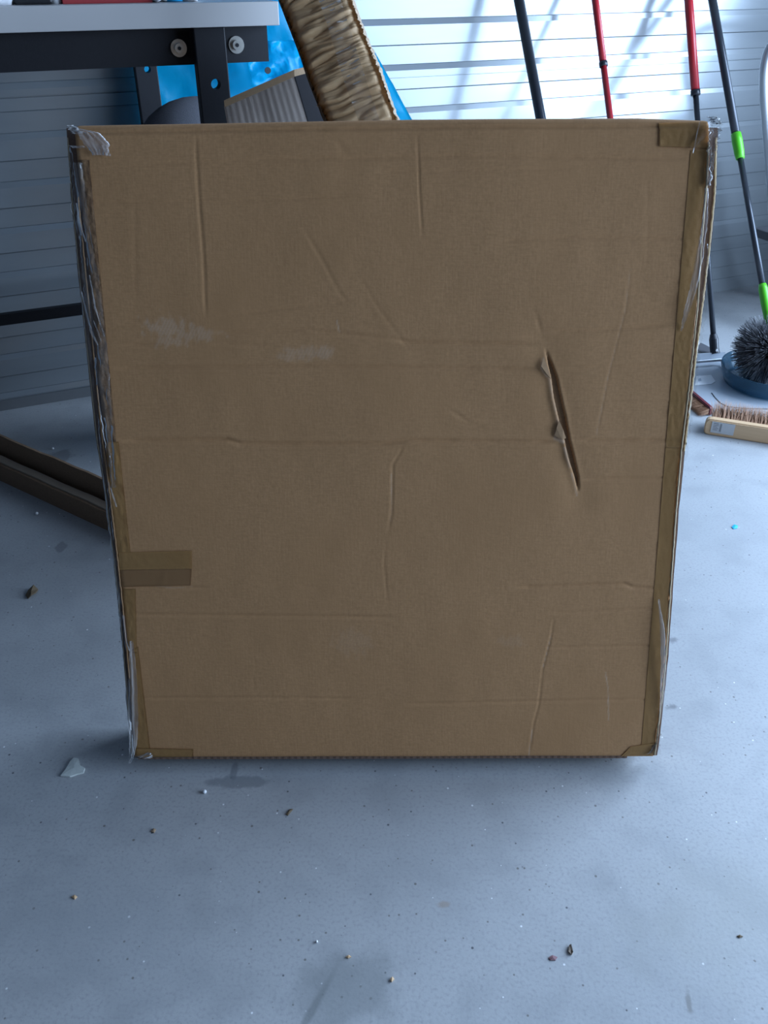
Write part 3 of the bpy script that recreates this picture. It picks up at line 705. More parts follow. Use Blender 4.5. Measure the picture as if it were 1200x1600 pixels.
bm = bmesh.new(); tube(bm, [R(bu(275), TV + .05, zt + .001), R(bu(275), TV + .05, zt + .05)], .016, 24)
tag(obj('blue_roll', bm, M['bluebit'], smooth=True), 'small round blue roll standing on the bench top', 'roll')
bm = bmesh.new(); lumpbag(bm, R(bu(302), TV + .07, zt), .018, .03, .022, seed=8)
tag(obj('plastic_bag', bm, M['bagwhite'], smooth=True), 'pale crumpled bag just right of the blue roll', 'bag')

# ------------------------------------------------------------------ blue sheet behind the bench
def blue_sheet():
    bm = bmesh.new(); vv_ = 2.125; nx, nz = 60, 90
    p0 = W(642, 188, vv_); p1 = W(590, 95, vv_); k = (p0 - p1); sl = k.dot(U) / k.z    # slant of the right edge
    uR0 = p0.dot(U) + sl * (0 - p0.z); z1 = 1.25
    lft = W(232, 110, vv_); slL = 0.0
    rows = []
    for j in range(nz):
        zz = z1 * j / (nz - 1); right = uR0 + sl * max(zz, .48 + .1 * zz); left = lft.dot(U) - .02
        row = []
        for i in range(nx):
            a = i / (nx - 1); u = left + (right - left) * a
            d = .010 * fbm(u * 7, zz * 5, 1) + .006 * abs(fbm(u * 22 + zz * 12, zz * 18, 3))
            row.append(bm.verts.new(R(u, vv_ - .01 - d, zz)))
        rows.append(row)
    for a, b in zip(rows, rows[1:]):
        for i in range(nx - 1): bm.faces.new((a[i], a[i + 1], b[i + 1], b[i]))
    bmesh.ops.solidify(bm, geom=list(bm.faces), thickness=.004)
    return obj('plastic_sheet', bm, M['blue'], smooth=True)
tag(blue_sheet(), 'shiny bright blue plastic sheet standing behind the workbench', 'plastic sheet')
# crinkled blue bag end with an eyelet under the rail
c0 = W(424, 112, 2.0)
bm = bmesh.new(); rows = []
for j in range(26):
    b = j / 25; row = []
    for i in range(26):
        a = i / 25
        p = W(375 + 92 * a + 18 * b, 62 + 85 * b, 2.02)
        row.append(bm.verts.new(p - V * (.02 + .022 * mnoise.noise(Vector((a * 3.2 + b * 2, b * 3, 4))) + .010 * abs(mnoise.noise(Vector((a * 8, b * 7 + a * 3, 6)))))))
    rows.append(row)
for a, b in zip(rows, rows[1:]):
    for i in range(25): bm.faces.new((a[i], a[i + 1], b[i + 1], b[i]))
bmesh.ops.solidify(bm, geom=list(bm.faces), thickness=.002)
bag = thing('blue_bag', 'crinkled blue plastic bag hanging under the right end of the bench rail', 'bag', c0)
local(obj('bag_body', bm, M['blue'], smooth=True), bag)
bm = bmesh.new(); p = W(418, 110, 1.96); tube(bm, [p, p - V * .003], .0065, 18); local(obj('eyelet', bm, M['blackplastic']), bag)

# ------------------------------------------------------------------ long wrapped package, leaning left in front of the bench end
def lean_beam():
    # station: centre px, width px, world y
    stn = [(820, 880, 120, 1.30), (740, 650, 118, 1.32), (660, 425, 116, 1.35), (600, 275, 114, 1.38), (566, 188, 112, 1.40), (543, 130, 116, 1.42), (528, 92, 112, 1.435), (511, 45, 108, 1.45), (494, 0, 108, 1.47), (470, -60, 106, 1.49), (440, -130, 104, 1.52)]
    P_ = []
    for x, y, w, Y in stn:
        p = Yp(x, y, Y); P_.append((p, w / F * (p - CAM).length * .97))
    return P_
BM = lean_beam()
n = 720; ksz = np.linspace(0, len(BM) - 1, n)
cent = []; wid = []
for k in ksz:
    i = min(int(k), len(BM) - 2); f = k - i
    def cr(a, b, c_, d, t): return .5 * ((2 * b) + (c_ - a) * t + (2 * a - 5 * b + 4 * c_ - d) * t * t + (3 * b - a - 3 * c_ + d) * t ** 3)
    ids = [max(0, i - 1), i, i + 1, min(len(BM) - 1, i + 2)]
    cent.append(cr(*[BM[q][0] for q in ids], f)); wid.append(BM[i][1] * (1 - f) + BM[i + 1][1] * f)
zmin = min(p.z for p in cent)
pkg = thing('wrapped_package', 'long narrow package in wrinkled brown cardboard, leaning left beside the bench end', 'package', (cent[0].x, cent[0].y, 0))
face_rows, sideL, sideR = [], [], []
nu = 34; DP = .085
wr_phase = 0
bmf = bmesh.new(); bml = bmesh.new(); bmr = bmesh.new()
for j, (p, w) in enumerate(zip(cent, wid)):
    t = (cent[min(n - 1, j + 1)] - cent[max(0, j - 1)]).normalized()
    y = Vector((-.10, 1, 0)); y = (y - t * y.dot(t)).normalized(); x = t.cross(y); x = x if x.x > 0 else -x
    L = j * .0022
    row = []
    for i in range(nu):
        a = i / (nu - 1) - .5
        # transverse wrinkles slanting slightly, sharper on the left edge
        ph = L * 1.0 - a * .006 + .012 * mnoise.noise(Vector((a * 3, L * 6, 2)))
        q_ = mnoise.noise(Vector((ph * 30, a * 1.6, 1.3))); q2 = mnoise.noise(Vector((ph * 62 + a * 2, a * 2.2, 7.7)))
        big = mnoise.noise(Vector((ph * 11, a * 1.1, 4.1)))
        wv = .0110 * (abs(q_) ** .8) * (1.1 - .5 * (a + .5)) + .0030 * abs(q2) + .006 * big
        crown = .006 * (1 - (2 * a) ** 4) - .014 * max(0, abs(2 * a) - .8) / .2
        rag = .006 * fbm(L * 40, 3 if a < 0 else 9, 5) * max(0, (abs(a) - .42)) / .08
        row.append(bmf.verts.new(p + x * (a * w * .86 + rag) - y * (crown + wv + .0015 * fbm(L * 14, a * 4, 3))))
    face_rows.append(row)
    sideL.append([bml.verts.new(p + x * (-.43 * w + .0035 * fbm(L * 40, 3, 5)) - y * .004), bml.verts.new(p + x * (-.47 * w) + y * DP)])
    e = .003 * fbm(L * 55, 1, 2)
    sideR.append([bmr.verts.new(p + x * (.42 * w + e) - y * .006), bmr.verts.new(p + x * (.455 * w + e * .6) + y * .010), bmr.verts.new(p + x * (.45 * w) + y * DP)])
def skin(bm, rows):
    for a, b in zip(rows, rows[1:]):
        for i in range(len(a) - 1): bm.faces.new((a[i], a[i + 1], b[i + 1], b[i]))
for q, rows in ((bmf, face_rows), (bml, sideL), (bmr, sideR)):
    skin(q, rows); bmesh.ops.solidify(q, geom=list(q.faces), thickness=.003)
local(obj('wrinkled_wrap', bmf, M['wrap'], smooth=True), pkg)
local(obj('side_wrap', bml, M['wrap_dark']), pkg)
local(obj('side_board', bmr, M['wrap_pale'], label='pale board showing along the right edge'), pkg)
bm = bmesh.new(); rows = []
for j in range(0, n, 2):
    p, w = cent[j], wid[j]; t = (cent[min(n - 1, j + 1)] - cent[max(0, j - 1)]).normalized()
    y = Vector((-.10, 1, 0)); y = (y - t * y.dot(t)).normalized(); x = t.cross(y); x = x if x.x > 0 else -x
    rows.append([bm.verts.new(p + x * (-.47 * w) + y * DP), bm.verts.new(p + x * (.45 * w) + y * DP)])
skin(bm, rows); bmesh.ops.solidify(bm, geom=list(bm.faces), thickness=.003)
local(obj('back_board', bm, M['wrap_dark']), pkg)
# strip of clear tape down the middle of the wrap
bm = bmesh.new(); rows = []
for j in range(200, n - 2, 2):
    r = face_rows[j] if False else None
    p, w = cent[j], wid[j]; t = (cent[j + 1] - cent[j - 1]).normalized()
    y = Vector((-.10, 1, 0)); y = (y - t * y.dot(t)).normalized(); x = t.cross(y); x = x if x.x > 0 else -x
    row = []
    for i in range(9):
        a = -.02 + .30 * (i / 8) - .05 * math.sin(j * .008); L = j * .0022
        row.append(bm.verts.new(p + x * (a * w * .86) - y * (.0200 + .003 * fbm(L * 60, a * 9, 1) + .004 + .0 * a)))
    rows.append(row)
skin(bm, rows)
local(obj('clear_tape', bm, film_mat('matt_clear_tape', clear=.94, col=(.6, .52, .45), rough=.2), smooth=True), pkg)

# ------------------------------------------------------------------ long pale carton under the bench, leaning the same way
def px_poly_thing(front, back_shift, z_floor_px, mats): pass
v1 = 1.50
a0 = W(350, 167, v1); a1 = W(459, 119, v1); a2 = W(492, 230, v1 - .03); a3 = W(368, 262, v1 - .03)
box2 = thing('long_carton', 'pale brown long carton with its right side coloured as shade, leaning under the bench end', 'box', (a2.x, a2.y, 0))
dn = (a2 - a1).normalized()
L0 = a0 + (a3 - a0).normalized() * .62; L1 = a1 + (a2 - a1).normalized() * .70
for q in (L0, L1): q.z = max(q.z, 0.002)
sc0 = a0.z / max(1e-6, -(a3 - a0).normalized().z); sc1 = a1.z / max(1e-6, -(a2 - a1).normalized().z)
L0 = a0 + (a3 - a0).normalized() * (sc0 - .004); L1 = a1 + (a2 - a1).normalized() * (sc1 - .004)
bk = V * .035 + U * .038
bm = bmesh.new(); nn = 80; rows = []
for j in range(14):
    b = j / 13; row = []
    for i in range(nn):
        a = i / (nn - 1); p = (a0 * (1 - a) + a1 * a) * (1 - b) + (L0 * (1 - a) + L1 * a) * b
        row.append(bm.verts.new(p - V * (.00025 * math.sin(a * 75) + .002 * fbm(a * 3, b * 2))))
    rows.append(row)
skin(bm, rows); bmesh.ops.solidify(bm, geom=list(bm.faces), thickness=.004)
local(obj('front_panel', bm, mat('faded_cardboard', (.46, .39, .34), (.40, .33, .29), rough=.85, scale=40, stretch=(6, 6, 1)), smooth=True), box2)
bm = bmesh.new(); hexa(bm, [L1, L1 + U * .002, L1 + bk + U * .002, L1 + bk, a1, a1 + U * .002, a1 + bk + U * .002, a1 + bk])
local(obj('side_panel', bm, mat('shade_painted_board', (.012, .011, .012), rough=.9, spec=.1, scale=60), label='right side coloured as shade'), box2)  # near-black colour stands in for shade on the carton's right side
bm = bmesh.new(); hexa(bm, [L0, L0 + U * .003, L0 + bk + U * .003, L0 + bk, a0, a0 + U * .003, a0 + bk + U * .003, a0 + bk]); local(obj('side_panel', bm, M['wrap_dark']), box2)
bm = bmesh.new(); hexa(bm, [L0 + bk, L1 + bk, L1 + bk + V * .003, L0 + bk + V * .003, a0 + bk, a1 + bk, a1 + bk + V * .003, a0 + bk + V * .003]); local(obj('back_panel', bm, M['wrap_dark']), box2)
up = Vector((0, 0, .010))
bm = bmesh.new(); hexa(bm, [a0 - V * .004, a1 - V * .004, a1 + bk, a0 + bk, a0 - V * .004 + up, a1 - V * .004 + up, a1 + bk + up, a0 + bk + up])
local(obj('top_flap', bm, M['wrap_dark'], label='darker brown top edge'), box2)

# grey cloth sack between the legs
c = W(306, 175, 1.80); tz = W(306, 150, 1.80).z
bm = bmesh.new(); r = bmesh.ops.create_uvsphere(bm, u_segments=40, v_segments=30, radius=1)
for v in r['verts']:
    d = v.co.copy(); hz = tz / 2
    rr = 1 + .08 * fbm(d.x * 2, d.y * 2, d.z * 2.5)
    zz = hz + d.z * hz
    k = .10 * (1 - abs(d.z) ** 5) ** .5 if abs(d.z) < 1 else 0
    h = Vector((d.x, d.y, 0)); h = h.normalized() if h.length > 1e-6 else h
    v.co = R(c.dot(U) + h.x * k * 1.45 * rr, 1.80 + h.y * k * .8 * rr, zz)
tag(obj('cloth_sack', bm, M['cloth'], smooth=True), 'dark grey cloth sack behind the front bench leg', 'bag')

# ------------------------------------------------------------------ cardboard channel on the floor at left
A = G(-120, 690.0); g0 = G(0, 751); g1 = G(168, 829)
dirn = (g1 - g0).normalized(); nrmf = Vector((-dirn.y, dirn.x, 0)); nrmf = nrmf if nrmf.y > 0 else -nrmf
P0 = g0 - dirn * .22; P1 = g1 + dirn * .12
strip = thing('cardboard_channel', 'long folded brown cardboard channel lying on the floor, left of the big carton', 'cardboard', P0)
def sect(name, s0, s1, z0, z1, m, slope=0.0):
    bm = bmesh.new(); rows = []; n_ = 50
    for j in range(n_):
        p = P0 + (P1 - P0) * (j / (n_ - 1)); w = .0015 * fbm(j * .3, z1 * 50, s0 * 40)
        rows.append([bm.verts.new(p + nrmf * s0 + Vector((0, 0, z0))), bm.verts.new(p + nrmf * s1 + Vector((0, 0, z0))),
                     bm.verts.new(p + nrmf * (s1) + Vector((0, 0, z1 + slope + w))), bm.verts.new(p + nrmf * (s0) + Vector((0, 0, z1 + w)))])
    for a, b in zip(rows, rows[1:]):
        for k in range(4): bm.faces.new((a[k], a[(k + 1) % 4], b[(k + 1) % 4], b[k]))
    bm.faces.new(rows[0][::-1]); bm.faces.new(rows[-1])
    return local(obj(name, bm, m), strip)
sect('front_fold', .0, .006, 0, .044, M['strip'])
sect('ledge', .0065, .024, .0, .047, mat('light_painted_ledge', (.34, .26, .19), (.28, .21, .15), rough=.7, scale=50))  # ledge coloured paler to imitate light on its flat top
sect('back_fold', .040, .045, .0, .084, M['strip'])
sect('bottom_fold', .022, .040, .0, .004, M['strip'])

# ------------------------------------------------------------------ poles leaning on the back wall
def pole_pts(top_px, foot_px, vtop, zfoot=0.0):
    f = G(*foot_px, zfoot); t = W(*top_px, vtop); return f, t
def on_line(f, t, py):              # point of the pole whose image row is py
    lo, hi = -0.5, 2.5
    def row(k):
        q = f + (t - f) * k - CAM; fw = Vector((0, math.cos(TH), -math.sin(TH))); up_ = Vector((0, math.sin(TH), math.cos(TH)))
        return 800 - F * q.dot(up_) / q.dot(fw)
    for _ in range(50):
        m = (lo + hi) / 2
        if row(m) > py: lo = m
        else: hi = m
    return f + (t - f) * lo
def extend(f, t, vmax=2.13):        # run on until the pole rests on the wall
    d = t - f; k = (vmax - f.dot(V)) / d.dot(V); return f + d * k
# A: black pole
f, t = pole_pts((811, 0), (925, 622), 2.07); top = extend(f, t)
pa_ = thing('broom_pole', 'black pole leaning on the back wall, leftmost of the poles', 'pole', f)
bm = bmesh.new(); tube(bm, [f + (t - f) * .02, top], .0125, 18); local(obj('shaft', bm, M['pole_black'], smooth=True), pa_)
bm = bmesh.new(); tube(bm, [f, f + (t - f) * .05], .015, 18); local(obj('ferrule', bm, M['rubber'], smooth=True), pa_)
# B: thin red pole
f, t = pole_pts((930, 0), (1010, 630), 2.08); top = extend(f, t)
pb = thing('broom_pole', 'thin red telescopic pole with a small black collar, second pole from left', 'pole', f)
c1 = on_line(f, t, 104); c2 = on_line(f, t, 97)
bm = bmesh.new(); tube(bm, [f + (t - f) * .02, c1], .0078, 18); local(obj('lower_tube', bm, M['red'], smooth=True), pb)
bm = bmesh.new(); tube(bm, [c1, c2], .0105, 18); local(obj('collar', bm, M['pole_black'], smooth=True), pb)
bm = bmesh.new(); tube(bm, [c2, top], .0088, 18); local(obj('upper_tube', bm, M['red'], smooth=True), pb)
# C: red and black mop pole down to the dustpan
f, t = pole_pts((1076, 0), (1117, 556), 2.09, .012); top = extend(f, t)
pc = thing('flat_mop', 'mop with a red upper and black lower pole, ending behind the dustpan', 'mop', (f.x, f.y, 0))
c1 = on_line(f, t, 149); c2 = on_line(f, t, 141); cb = on_line(f, t, 526)
bm = bmesh.new(); tube(bm, [cb, c1], .0074, 18); local(obj('lower_tube', bm, M['pole_grey'], smooth=True, label='black lower tube'), pc)
bm = bmesh.new(); tube(bm, [c1, c2], .0125, 18); local(obj('collar', bm, M['pole_black'], smooth=True), pc)
bm = bmesh.new(); tube(bm, [c2, top], .0112, 18); local(obj('upper_tube', bm, M['red'], smooth=True), pc)
bm = bmesh.new(); tube(bm, [f + Vector((0, 0, .006)), on_line(f, t, 545), on_line(f, t, 530), on_line(f, t, 522)], [.013, .012, .0125, .009], 16)
local(obj('bracket', bm, M['pole_black'], smooth=False), pc)
bm = bmesh.new(); q = on_line(f, t, 546); tube(bm, [q + Vector((.002, -.0115, .002)), q + Vector((.002, -.015, .002))], .0035, 12); local(obj('screw', bm, M['paper'], label='whitish screw head'), pc)
bm = bmesh.new(); hd = Vector((f.x, f.y, 0)); rb_ = hd.dot(U), hd.dot(V); rbox(bm, rb_[0] - .13, rb_[0] + .03, rb_[1] + .02, rb_[1] + .09, 0, .014, .004); local(obj('mop_head', bm, M['rubber'], label='grey flat head'), pc)

# D: duster with green collars and a round bristle head
hc = G(1203, 612); hc = Vector((hc.x, hc.y, 0)); HR = .098
ball = Yp(1204, 553, G(1203, 610).y + .035); ball.z = max(ball.z, HR)
q0 = W(1200, 498, ball.dot(V)); 
e0 = ball + (q0 - ball) * .1
t = W(1113, 0, 2.08)
f = W(1201, 500, (ball.dot(V) + .03))
top = extend(f, t)
pd = thing('cobweb_duster', 'round grey bristle duster on a dark pole with bright green collars', 'duster', (ball.x, ball.y, 0))
k1 = on_line(f, t, 446); g0_ = on_line(f, t, 248); g1_ = on_line(f, t, 209)
bm = bmesh.new(); tube(bm, [k1, g0_], .0078, 18); local(obj('lower_tube', bm, M['pole_grey'], smooth=True), pd)
bm = bmesh.new(); tube(bm, [g0_ + (g1_ - g0_) * x for x in (0, .25, .7, 1)], [.0105, .0125, .0135, .0125], 20); local(obj('collar', bm, M['green'], smooth=True, label='bright green collar'), pd)
bm = bmesh.new(); tube(bm, [g1_, top], .0108, 18); local(obj('upper_tube', bm, M['pole_grey'], smooth=True), pd)
bm = bmesh.new(); tube(bm, [k1 + (f - k1) * x for x in (-.04, .1, .5, 1)] + [ball + Vector((0, 0, .04))], [.009, .0115, .012, .010, .009], 20); local(obj('collar', bm, M['green'], smooth=True, label='bright green lower socket'), pd)
random.seed(5)
bm = bmesh.new()
for i in range(5200):
    d = Vector((random.gauss(0, 1), random.gauss(0, 1), random.gauss(0, 1))).normalized()
    if d.dot((f - ball).normalized()) > .93: continue
    L = HR * random.uniform(.86, 1.04)
    if ball.z + d.z * L < .013: L = (ball.z - .013) / -d.z
    dd = (d + Vector((random.gauss(0, .05), random.gauss(0, .05), random.gauss(0, .05)))).normalized()
    p0 = ball + d * .012; p1 = ball + (d * .5 + dd * .5).normalized() * L * .6; p2 = ball + dd * L
    if p2.z < .0125: p2.z = .0125
    s_ = dd.cross(Vector((.3, .5, .8))).normalized(); r2 = dd.cross(s_)
    rg = []
    for p, w in ((p0, .0008), (p1, .0007), (p2, .0004)):
        rg.append([bm.verts.new(p + (s_ * math.cos(a) + r2 * math.sin(a)) * w) for a in (0, 2.09, 4.19)])
    for a, b in zip(rg, rg[1:]):
        for k in range(3): bm.faces.new((a[k], a[(k + 1) % 3], b[(k + 1) % 3], b[k]))
o = local(obj('bristles', bm, M['bristle_grey']), pd)
bm = bmesh.new(); bmesh.ops.create_icosphere(bm, subdivisions=3, radius=.03, matrix=Matrix.Translation(ball)); local(obj('head_core', bm, M['blackplastic'], smooth=True), pd)

# ------------------------------------------------------------------ clear blue dish under the duster
bc = G(1160, 623) + Vector((.095, .080, 0)); br = .124
def dish():
    bm = bmesh.new(); seg = 72; tilt = Matrix.Rotation(math.radians(6), 3, 'X')
    prof_ = [(0.02, .004), (.80, .004), (.90, .008), (.97, .03), (1.0, .046), (1.02, .048), (1.02, .045), (1.005, .044), (.985, .028), (.915, .004), (.82, .0005), (0.02, .0005)]
    rings = [[bm.verts.new(Vector((bc.x, bc.y, .006)) + Vector((math.cos(2 * math.pi * k / seg) * r * br, math.sin(2 * math.pi * k / seg) * r * br, z_))) for k in range(seg)] for r, z_ in prof_]
    for a, b in zip(rings, rings[1:]):
        for k in range(seg): bm.faces.new((a[k], a[(k + 1) % seg], b[(k + 1) % seg], b[k]))
    return bm
tag(obj('plastic_dish', dish(), M['bowl'], smooth=True), 'clear blue tinted round plastic dish beneath the grey bristle duster', 'dish')

# ------------------------------------------------------------------ dustpan
pan = thing('dustpan', 'silvery metal dustpan lying on the floor behind the wooden hand brush', 'dustpan', G(1110, 620))
ol = [(1075, 566), (1132, 561), (1150, 580), (1200, 622), (1205, 640), (1158, 639), (1115, 649), (1098, 632), (1080, 612)]
pts = [G(x, y) for x, y in ol]
ctr = sum(pts, Vector()) / len(pts)
bm = bmesh.new()
lo = [bm.verts.new(p + Vector((0, 0, .002))) for p in pts]
hi = [bm.verts.new(p + Vector((0, 0, .005))) for p in pts]
bm.faces.new(lo[::-1]); bm.faces.new(hi)
for k in range(len(pts)): bm.faces.new((lo[k], lo[(k + 1) % len(pts)], hi[(k + 1) % len(pts)], hi[k]))
local(obj('pan', bm, M['pan']), pan)
bm = bmesh.new()
tube(bm, [G(1070, 566, .022), G(1090, 565, .022), G(1126, 562, .022), G(1129, 565, .018), G(1130, 572, .010)], .0045, 12)
local(obj('rolled_rim', bm, M['pan'], smooth=True), pan)
bm = bmesh.new(); w0, w1 = G(1072, 566), G(1131, 562); nb_ = V * .004
hexa(bm, [w0, w1, w1 + nb_, w0 + nb_, w0 + Vector((0, 0, .022)), w1 + Vector((0, 0, .022)), w1 + nb_ + Vector((0, 0, .022)), w0 + nb_ + Vector((0, 0, .022))]); local(obj('back_wall', bm, M['pan']), pan)
bm = bmesh.new(); tube(bm, [G(x, y, .0055) for x, y in ((1112, 614), (1118, 622), (1126, 630), (1136, 635), (1150, 637), (1166, 637))], .0012, 8)
local(obj('pressed_rib', bm, M['rubber'], smooth=True), pan)
bm = bmesh.new()
lp = [G(x, y, .0054) for x, y in ((1086, 602), (1112, 600), (1118, 596), (1111, 586), (1088, 588))]
prism(bm, lp, (0, 0, .0006)); pl_ = local(obj('paper_label', bm, M['paper'], label='white paper label'), pan)
bm = bmesh.new(); prism(bm, [G(x, y, .0062) for x, y in ((1091, 596), (1096, 595), (1095, 591), (1091, 592))], (0, 0, .0003)); local(obj('print', bm, mat('pale_print', (.5, .55, .62), rough=.6), label='small grey print'), pl_)
bm = bmesh.new()            # fine serrated lip on the left
e0_, e1_ = G(1080, 612, .004), G(1115, 649, .004); dd_ = (e1_ - e0_); sd_ = Vector((dd_.y, -dd_.x, 0)).normalized(); sd_ = sd_ if sd_.x < 0 else -sd_
for k in range(26):
    p = e0_ + dd_ * (k / 26); q = e0_ + dd_ * ((k + .7) / 26); r_ = (p + q) / 2 + sd_ * .004
    prism(bm, [p, q, r_], (0, 0, .0012))
local(obj('toothed_lip', bm, M['pan']), pan)

# ------------------------------------------------------------------ wooden hand brush lying on its side
def brush(name, label, e0, e1, h, th, body_m, bris_m, blen, cat='brush', lift=.0, n_tuft=16, with_label=True, tiltup=.35):
    d = (e1 - e0); Ln = d.length; d.normalize(); back = Vector((-d.y, d.x, 0)); back = back if back.y > 0 else -back
    root = thing(name, label, cat, e0)
    bm = bmesh.new(); ring_pts = []
    m_ = 10; outline = []
    rr_ = h / 2
    for k in range(m_ + 1):
        a = math.pi / 2 + math.pi * k / m_; ca, sa = math.cos(a), math.sin(a)
        outline.append((rr_ * .75 + rr_ * .75 * (abs(ca) ** .7) * (1 if ca > 0 else -1), rr_ + rr_ * (abs(sa) ** .55) * (1 if sa > 0 else -1)))
    for k in range(m_ + 1):
        a = -math.pi / 2 + math.pi * k / m_; ca, sa = math.cos(a), math.sin(a)
        outline.append((Ln - rr_ * .75 + rr_ * .75 * abs(ca) ** .7, rr_ + rr_ * (abs(sa) ** .55) * (1 if sa > 0 else -1)))
    P3 = [e0 + d * x + Vector((0, 0, z_ + lift)) for x, z_ in outline]
    prism(bm, P3, back * th)
    bmesh.ops.remove_doubles(bm, verts=bm.verts, dist=.0001)
    bmesh.ops.bevel(bm, geom=[e for e in bm.edges if len(e.link_faces) == 2 and e.calc_face_angle(0) > 1.2], offset=.0025, segments=3, affect='EDGES')
    local(obj('brush_body', bm, body_m, smooth=False), root)
    bm = bmesh.new()
    for tfi in range(n_tuft):
        for r_i in range(4):
            x = Ln * (.07 + .86 * (tfi + .5) / n_tuft); zz = h * (.22 + .56 * r_i / 3)
            base = e0 + d * x + back * th + Vector((0, 0, zz + lift))
            for s_i in range(26):
                dr = (back + d * random.gauss(0, .16) + Vector((0, 0, (r_i - 1.5) * .14 + tiltup + random.gauss(0, .13)))).normalized()
                L = blen * random.uniform(.85, 1.08)
                if base.z + dr.z * L < .001: dr.z = (.001 - base.z) / L; 
                s_ = dr.cross(Vector((0, .2, 1))).normalized() * .0009; u_ = dr.cross(s_).normalized() * .0009
                b0_ = base + d * random.uniform(-.0025, .0025)
                v_ = [bm.verts.new(b0_ + s_), bm.verts.new(b0_ - s_ * .5 + u_), bm.verts.new(b0_ - s_ * .5 - u_), bm.verts.new(b0_ + dr * L)]
                for k in range(3): bm.faces.new((v_[k], v_[(k + 1) % 3], v_[3]))
    local(obj('bristles', bm, bris_m), root)
    return root, d, back
e0 = G(1098, 678); e1 = G(1262, 704)
hb, bd, bb = brush('hand_brush', 'pale wooden hand brush with a grey sticker, lying in front of the dustpan', e0, e1, .040, .020, M['wood'], M['bristle_brown'], .056, tiltup=.5, n_tuft=22)
bm = bmesh.new()
def bp_(x, z_, o_=-.0006): return e0 + bd * x + Vector((0, 0, z_)) + bb * o_
prism(bm, [bp_(.015, .008), bp_(.066, .008), bp_(.066, .036), bp_(.015, .036)], -bb * .0003); st_ = local(obj('sticker', bm, M['label_grey'], label='light grey sticker'), hb)
bm = bmesh.new()
for (x0_, x1_, z0_, z1_) in ((.019, .030, .031, .033), (.019, .031, .027, .0285), (.019, .028, .023, .0245), (.019, .031, .019, .0205), (.019, .029, .015, .0165), (.034, .0355, .013, .033), (.0365, .0375, .013, .033)):
    prism(bm, [bp_(x0_, z0_, -.001), bp_(x1_, z0_, -.001), bp_(x1_, z1_, -.001), bp_(x0_, z1_, -.001)], -bb * .0002)
local(obj('print', bm, M['ink'], label='small grey print lines'), hb)
f0 = G(1070, 618); f1 = G(1102, 668)
db = (f1 - f0)
f0 = G(1074, 622); f1 = G(1112, 655)
brush('hand_brush', 'dark red brush with brown bristles, half hidden between big carton and dustpan', f0 - (f1 - f0) * .5, f1 - (f1 - f0) * .15 + Vector((0, .0, 0)), .022, .012, M['darkred'], M['bristle_brown'], .0)[0]
# its bristles point down towards the viewer side
hb2 = [o_ for o_ in C.objects if o_.name.startswith('hand_brush')][-1]
for ch in list(hb2.children):
    if ch.name.startswith('bristles'): bpy.data.objects.remove(ch)
bm = bmesh.new(); s0_ = f0 - (f1 - f0) * .5; dv = (f1 - f0); fr_ = Vector((dv.y, -dv.x, 0)).normalized(); fr_ = fr_ if fr_.y < 0 else -fr_
for k in range(1500):
    b_ = s0_ + dv * (random.random() * 1.35) + Vector((0, 0, random.uniform(.004, .018))); dr = (fr_ * 1.0 + Vector((random.gauss(0, .15), random.gauss(0, .15), -.25 + random.gauss(0, .1)))).normalized(); L = .028
    tip = b_ + dr * L; tip.z = max(tip.z, .001)
    s_ = Vector((.0007, 0, 0)); u_ = Vector((0, 0, .0007))
    v_ = [bm.verts.new(b_ + s_), bm.verts.new(b_ - s_ * .5 + u_), bm.verts.new(b_ - s_ * .5 - u_), bm.verts.new(tip)]
    for q in range(3): bm.faces.new((v_[q], v_[(q + 1) % 3], v_[3]))
local(obj('bristles', bm, M['bristle_brown']), hb2)

# ------------------------------------------------------------------ tubular step stool at the right edge
SV = 2.0
st = thing('step_stool', 'silver tubular step stool frame standing at the right edge by the wall', 'step stool', W(1230, 480, SV) * 1)
lc = [(1222, 520), (1214, 420), (1207, 330), (1202, 250), (1197, 190), (1194, 140), (1195, 105), (1201, 80), (1212, 64), (1232, 54), (1262, 50), (1400, 46), (1428, 50), (1446, 62), (1456, 84), (1462, 120), (1490, 420), (1500, 520)]
pl3 = [W(x, y, SV) for x, y in lc]
k = pl3[0]; pl3[0] = Vector((k.x, k.y, k.z)); pl3 = [Vector((pl3[0].x, pl3[0].y, 0.0))] + pl3[1:-1] + [Vector((pl3[-1].x, pl3[-1].y, 0.0))]
st.location = (pl3[0].x, pl3[0].y, 0)
def smooth_path(p, m=8):
    out = []
    for i in range(len(p) - 1):
        a, b, c_, d = p[max(0, i - 1)], p[i], p[i + 1], p[min(len(p) - 1, i + 2)]
        for q in range(m):
            t_ = q / m; out.append(.5 * ((2 * b) + (c_ - a) * t_ + (2 * a - 5 * b + 4 * c_ - d) * t_ * t_ + (3 * b - a - 3 * c_ + d) * t_ ** 3))
    return out + [p[-1]]
bm = bmesh.new(); tube(bm, smooth_path(pl3), .0125, 18); local(obj('tube_frame', bm, M['alu'], smooth=True), st)
us = W(1205, 200, SV).dot(U); ue = W(1470, 200, SV).dot(U)
for zc, dpt in ((.50, .16), (.25, .24)):
    bm = bmesh.new(); rbox(bm, us, ue, SV - dpt, SV - .012, zc - .012, zc + .012, .003); local(obj('step', bm, M['rubber'], label='grey step'), st)
bm = bmesh.new(); tube(bm, [R(us + .02, SV - .02, .50), R(us + .03, SV - .28, 0.01)], .010, 14); local(obj('rear_leg', bm, M['alu'], smooth=True), st)
bm = bmesh.new(); tube(bm, [R(ue - .02, SV - .02, .50), R(ue - .02, SV - .28, 0.01)], .010, 14); local(obj('rear_leg', bm, M['alu'], smooth=True), st)

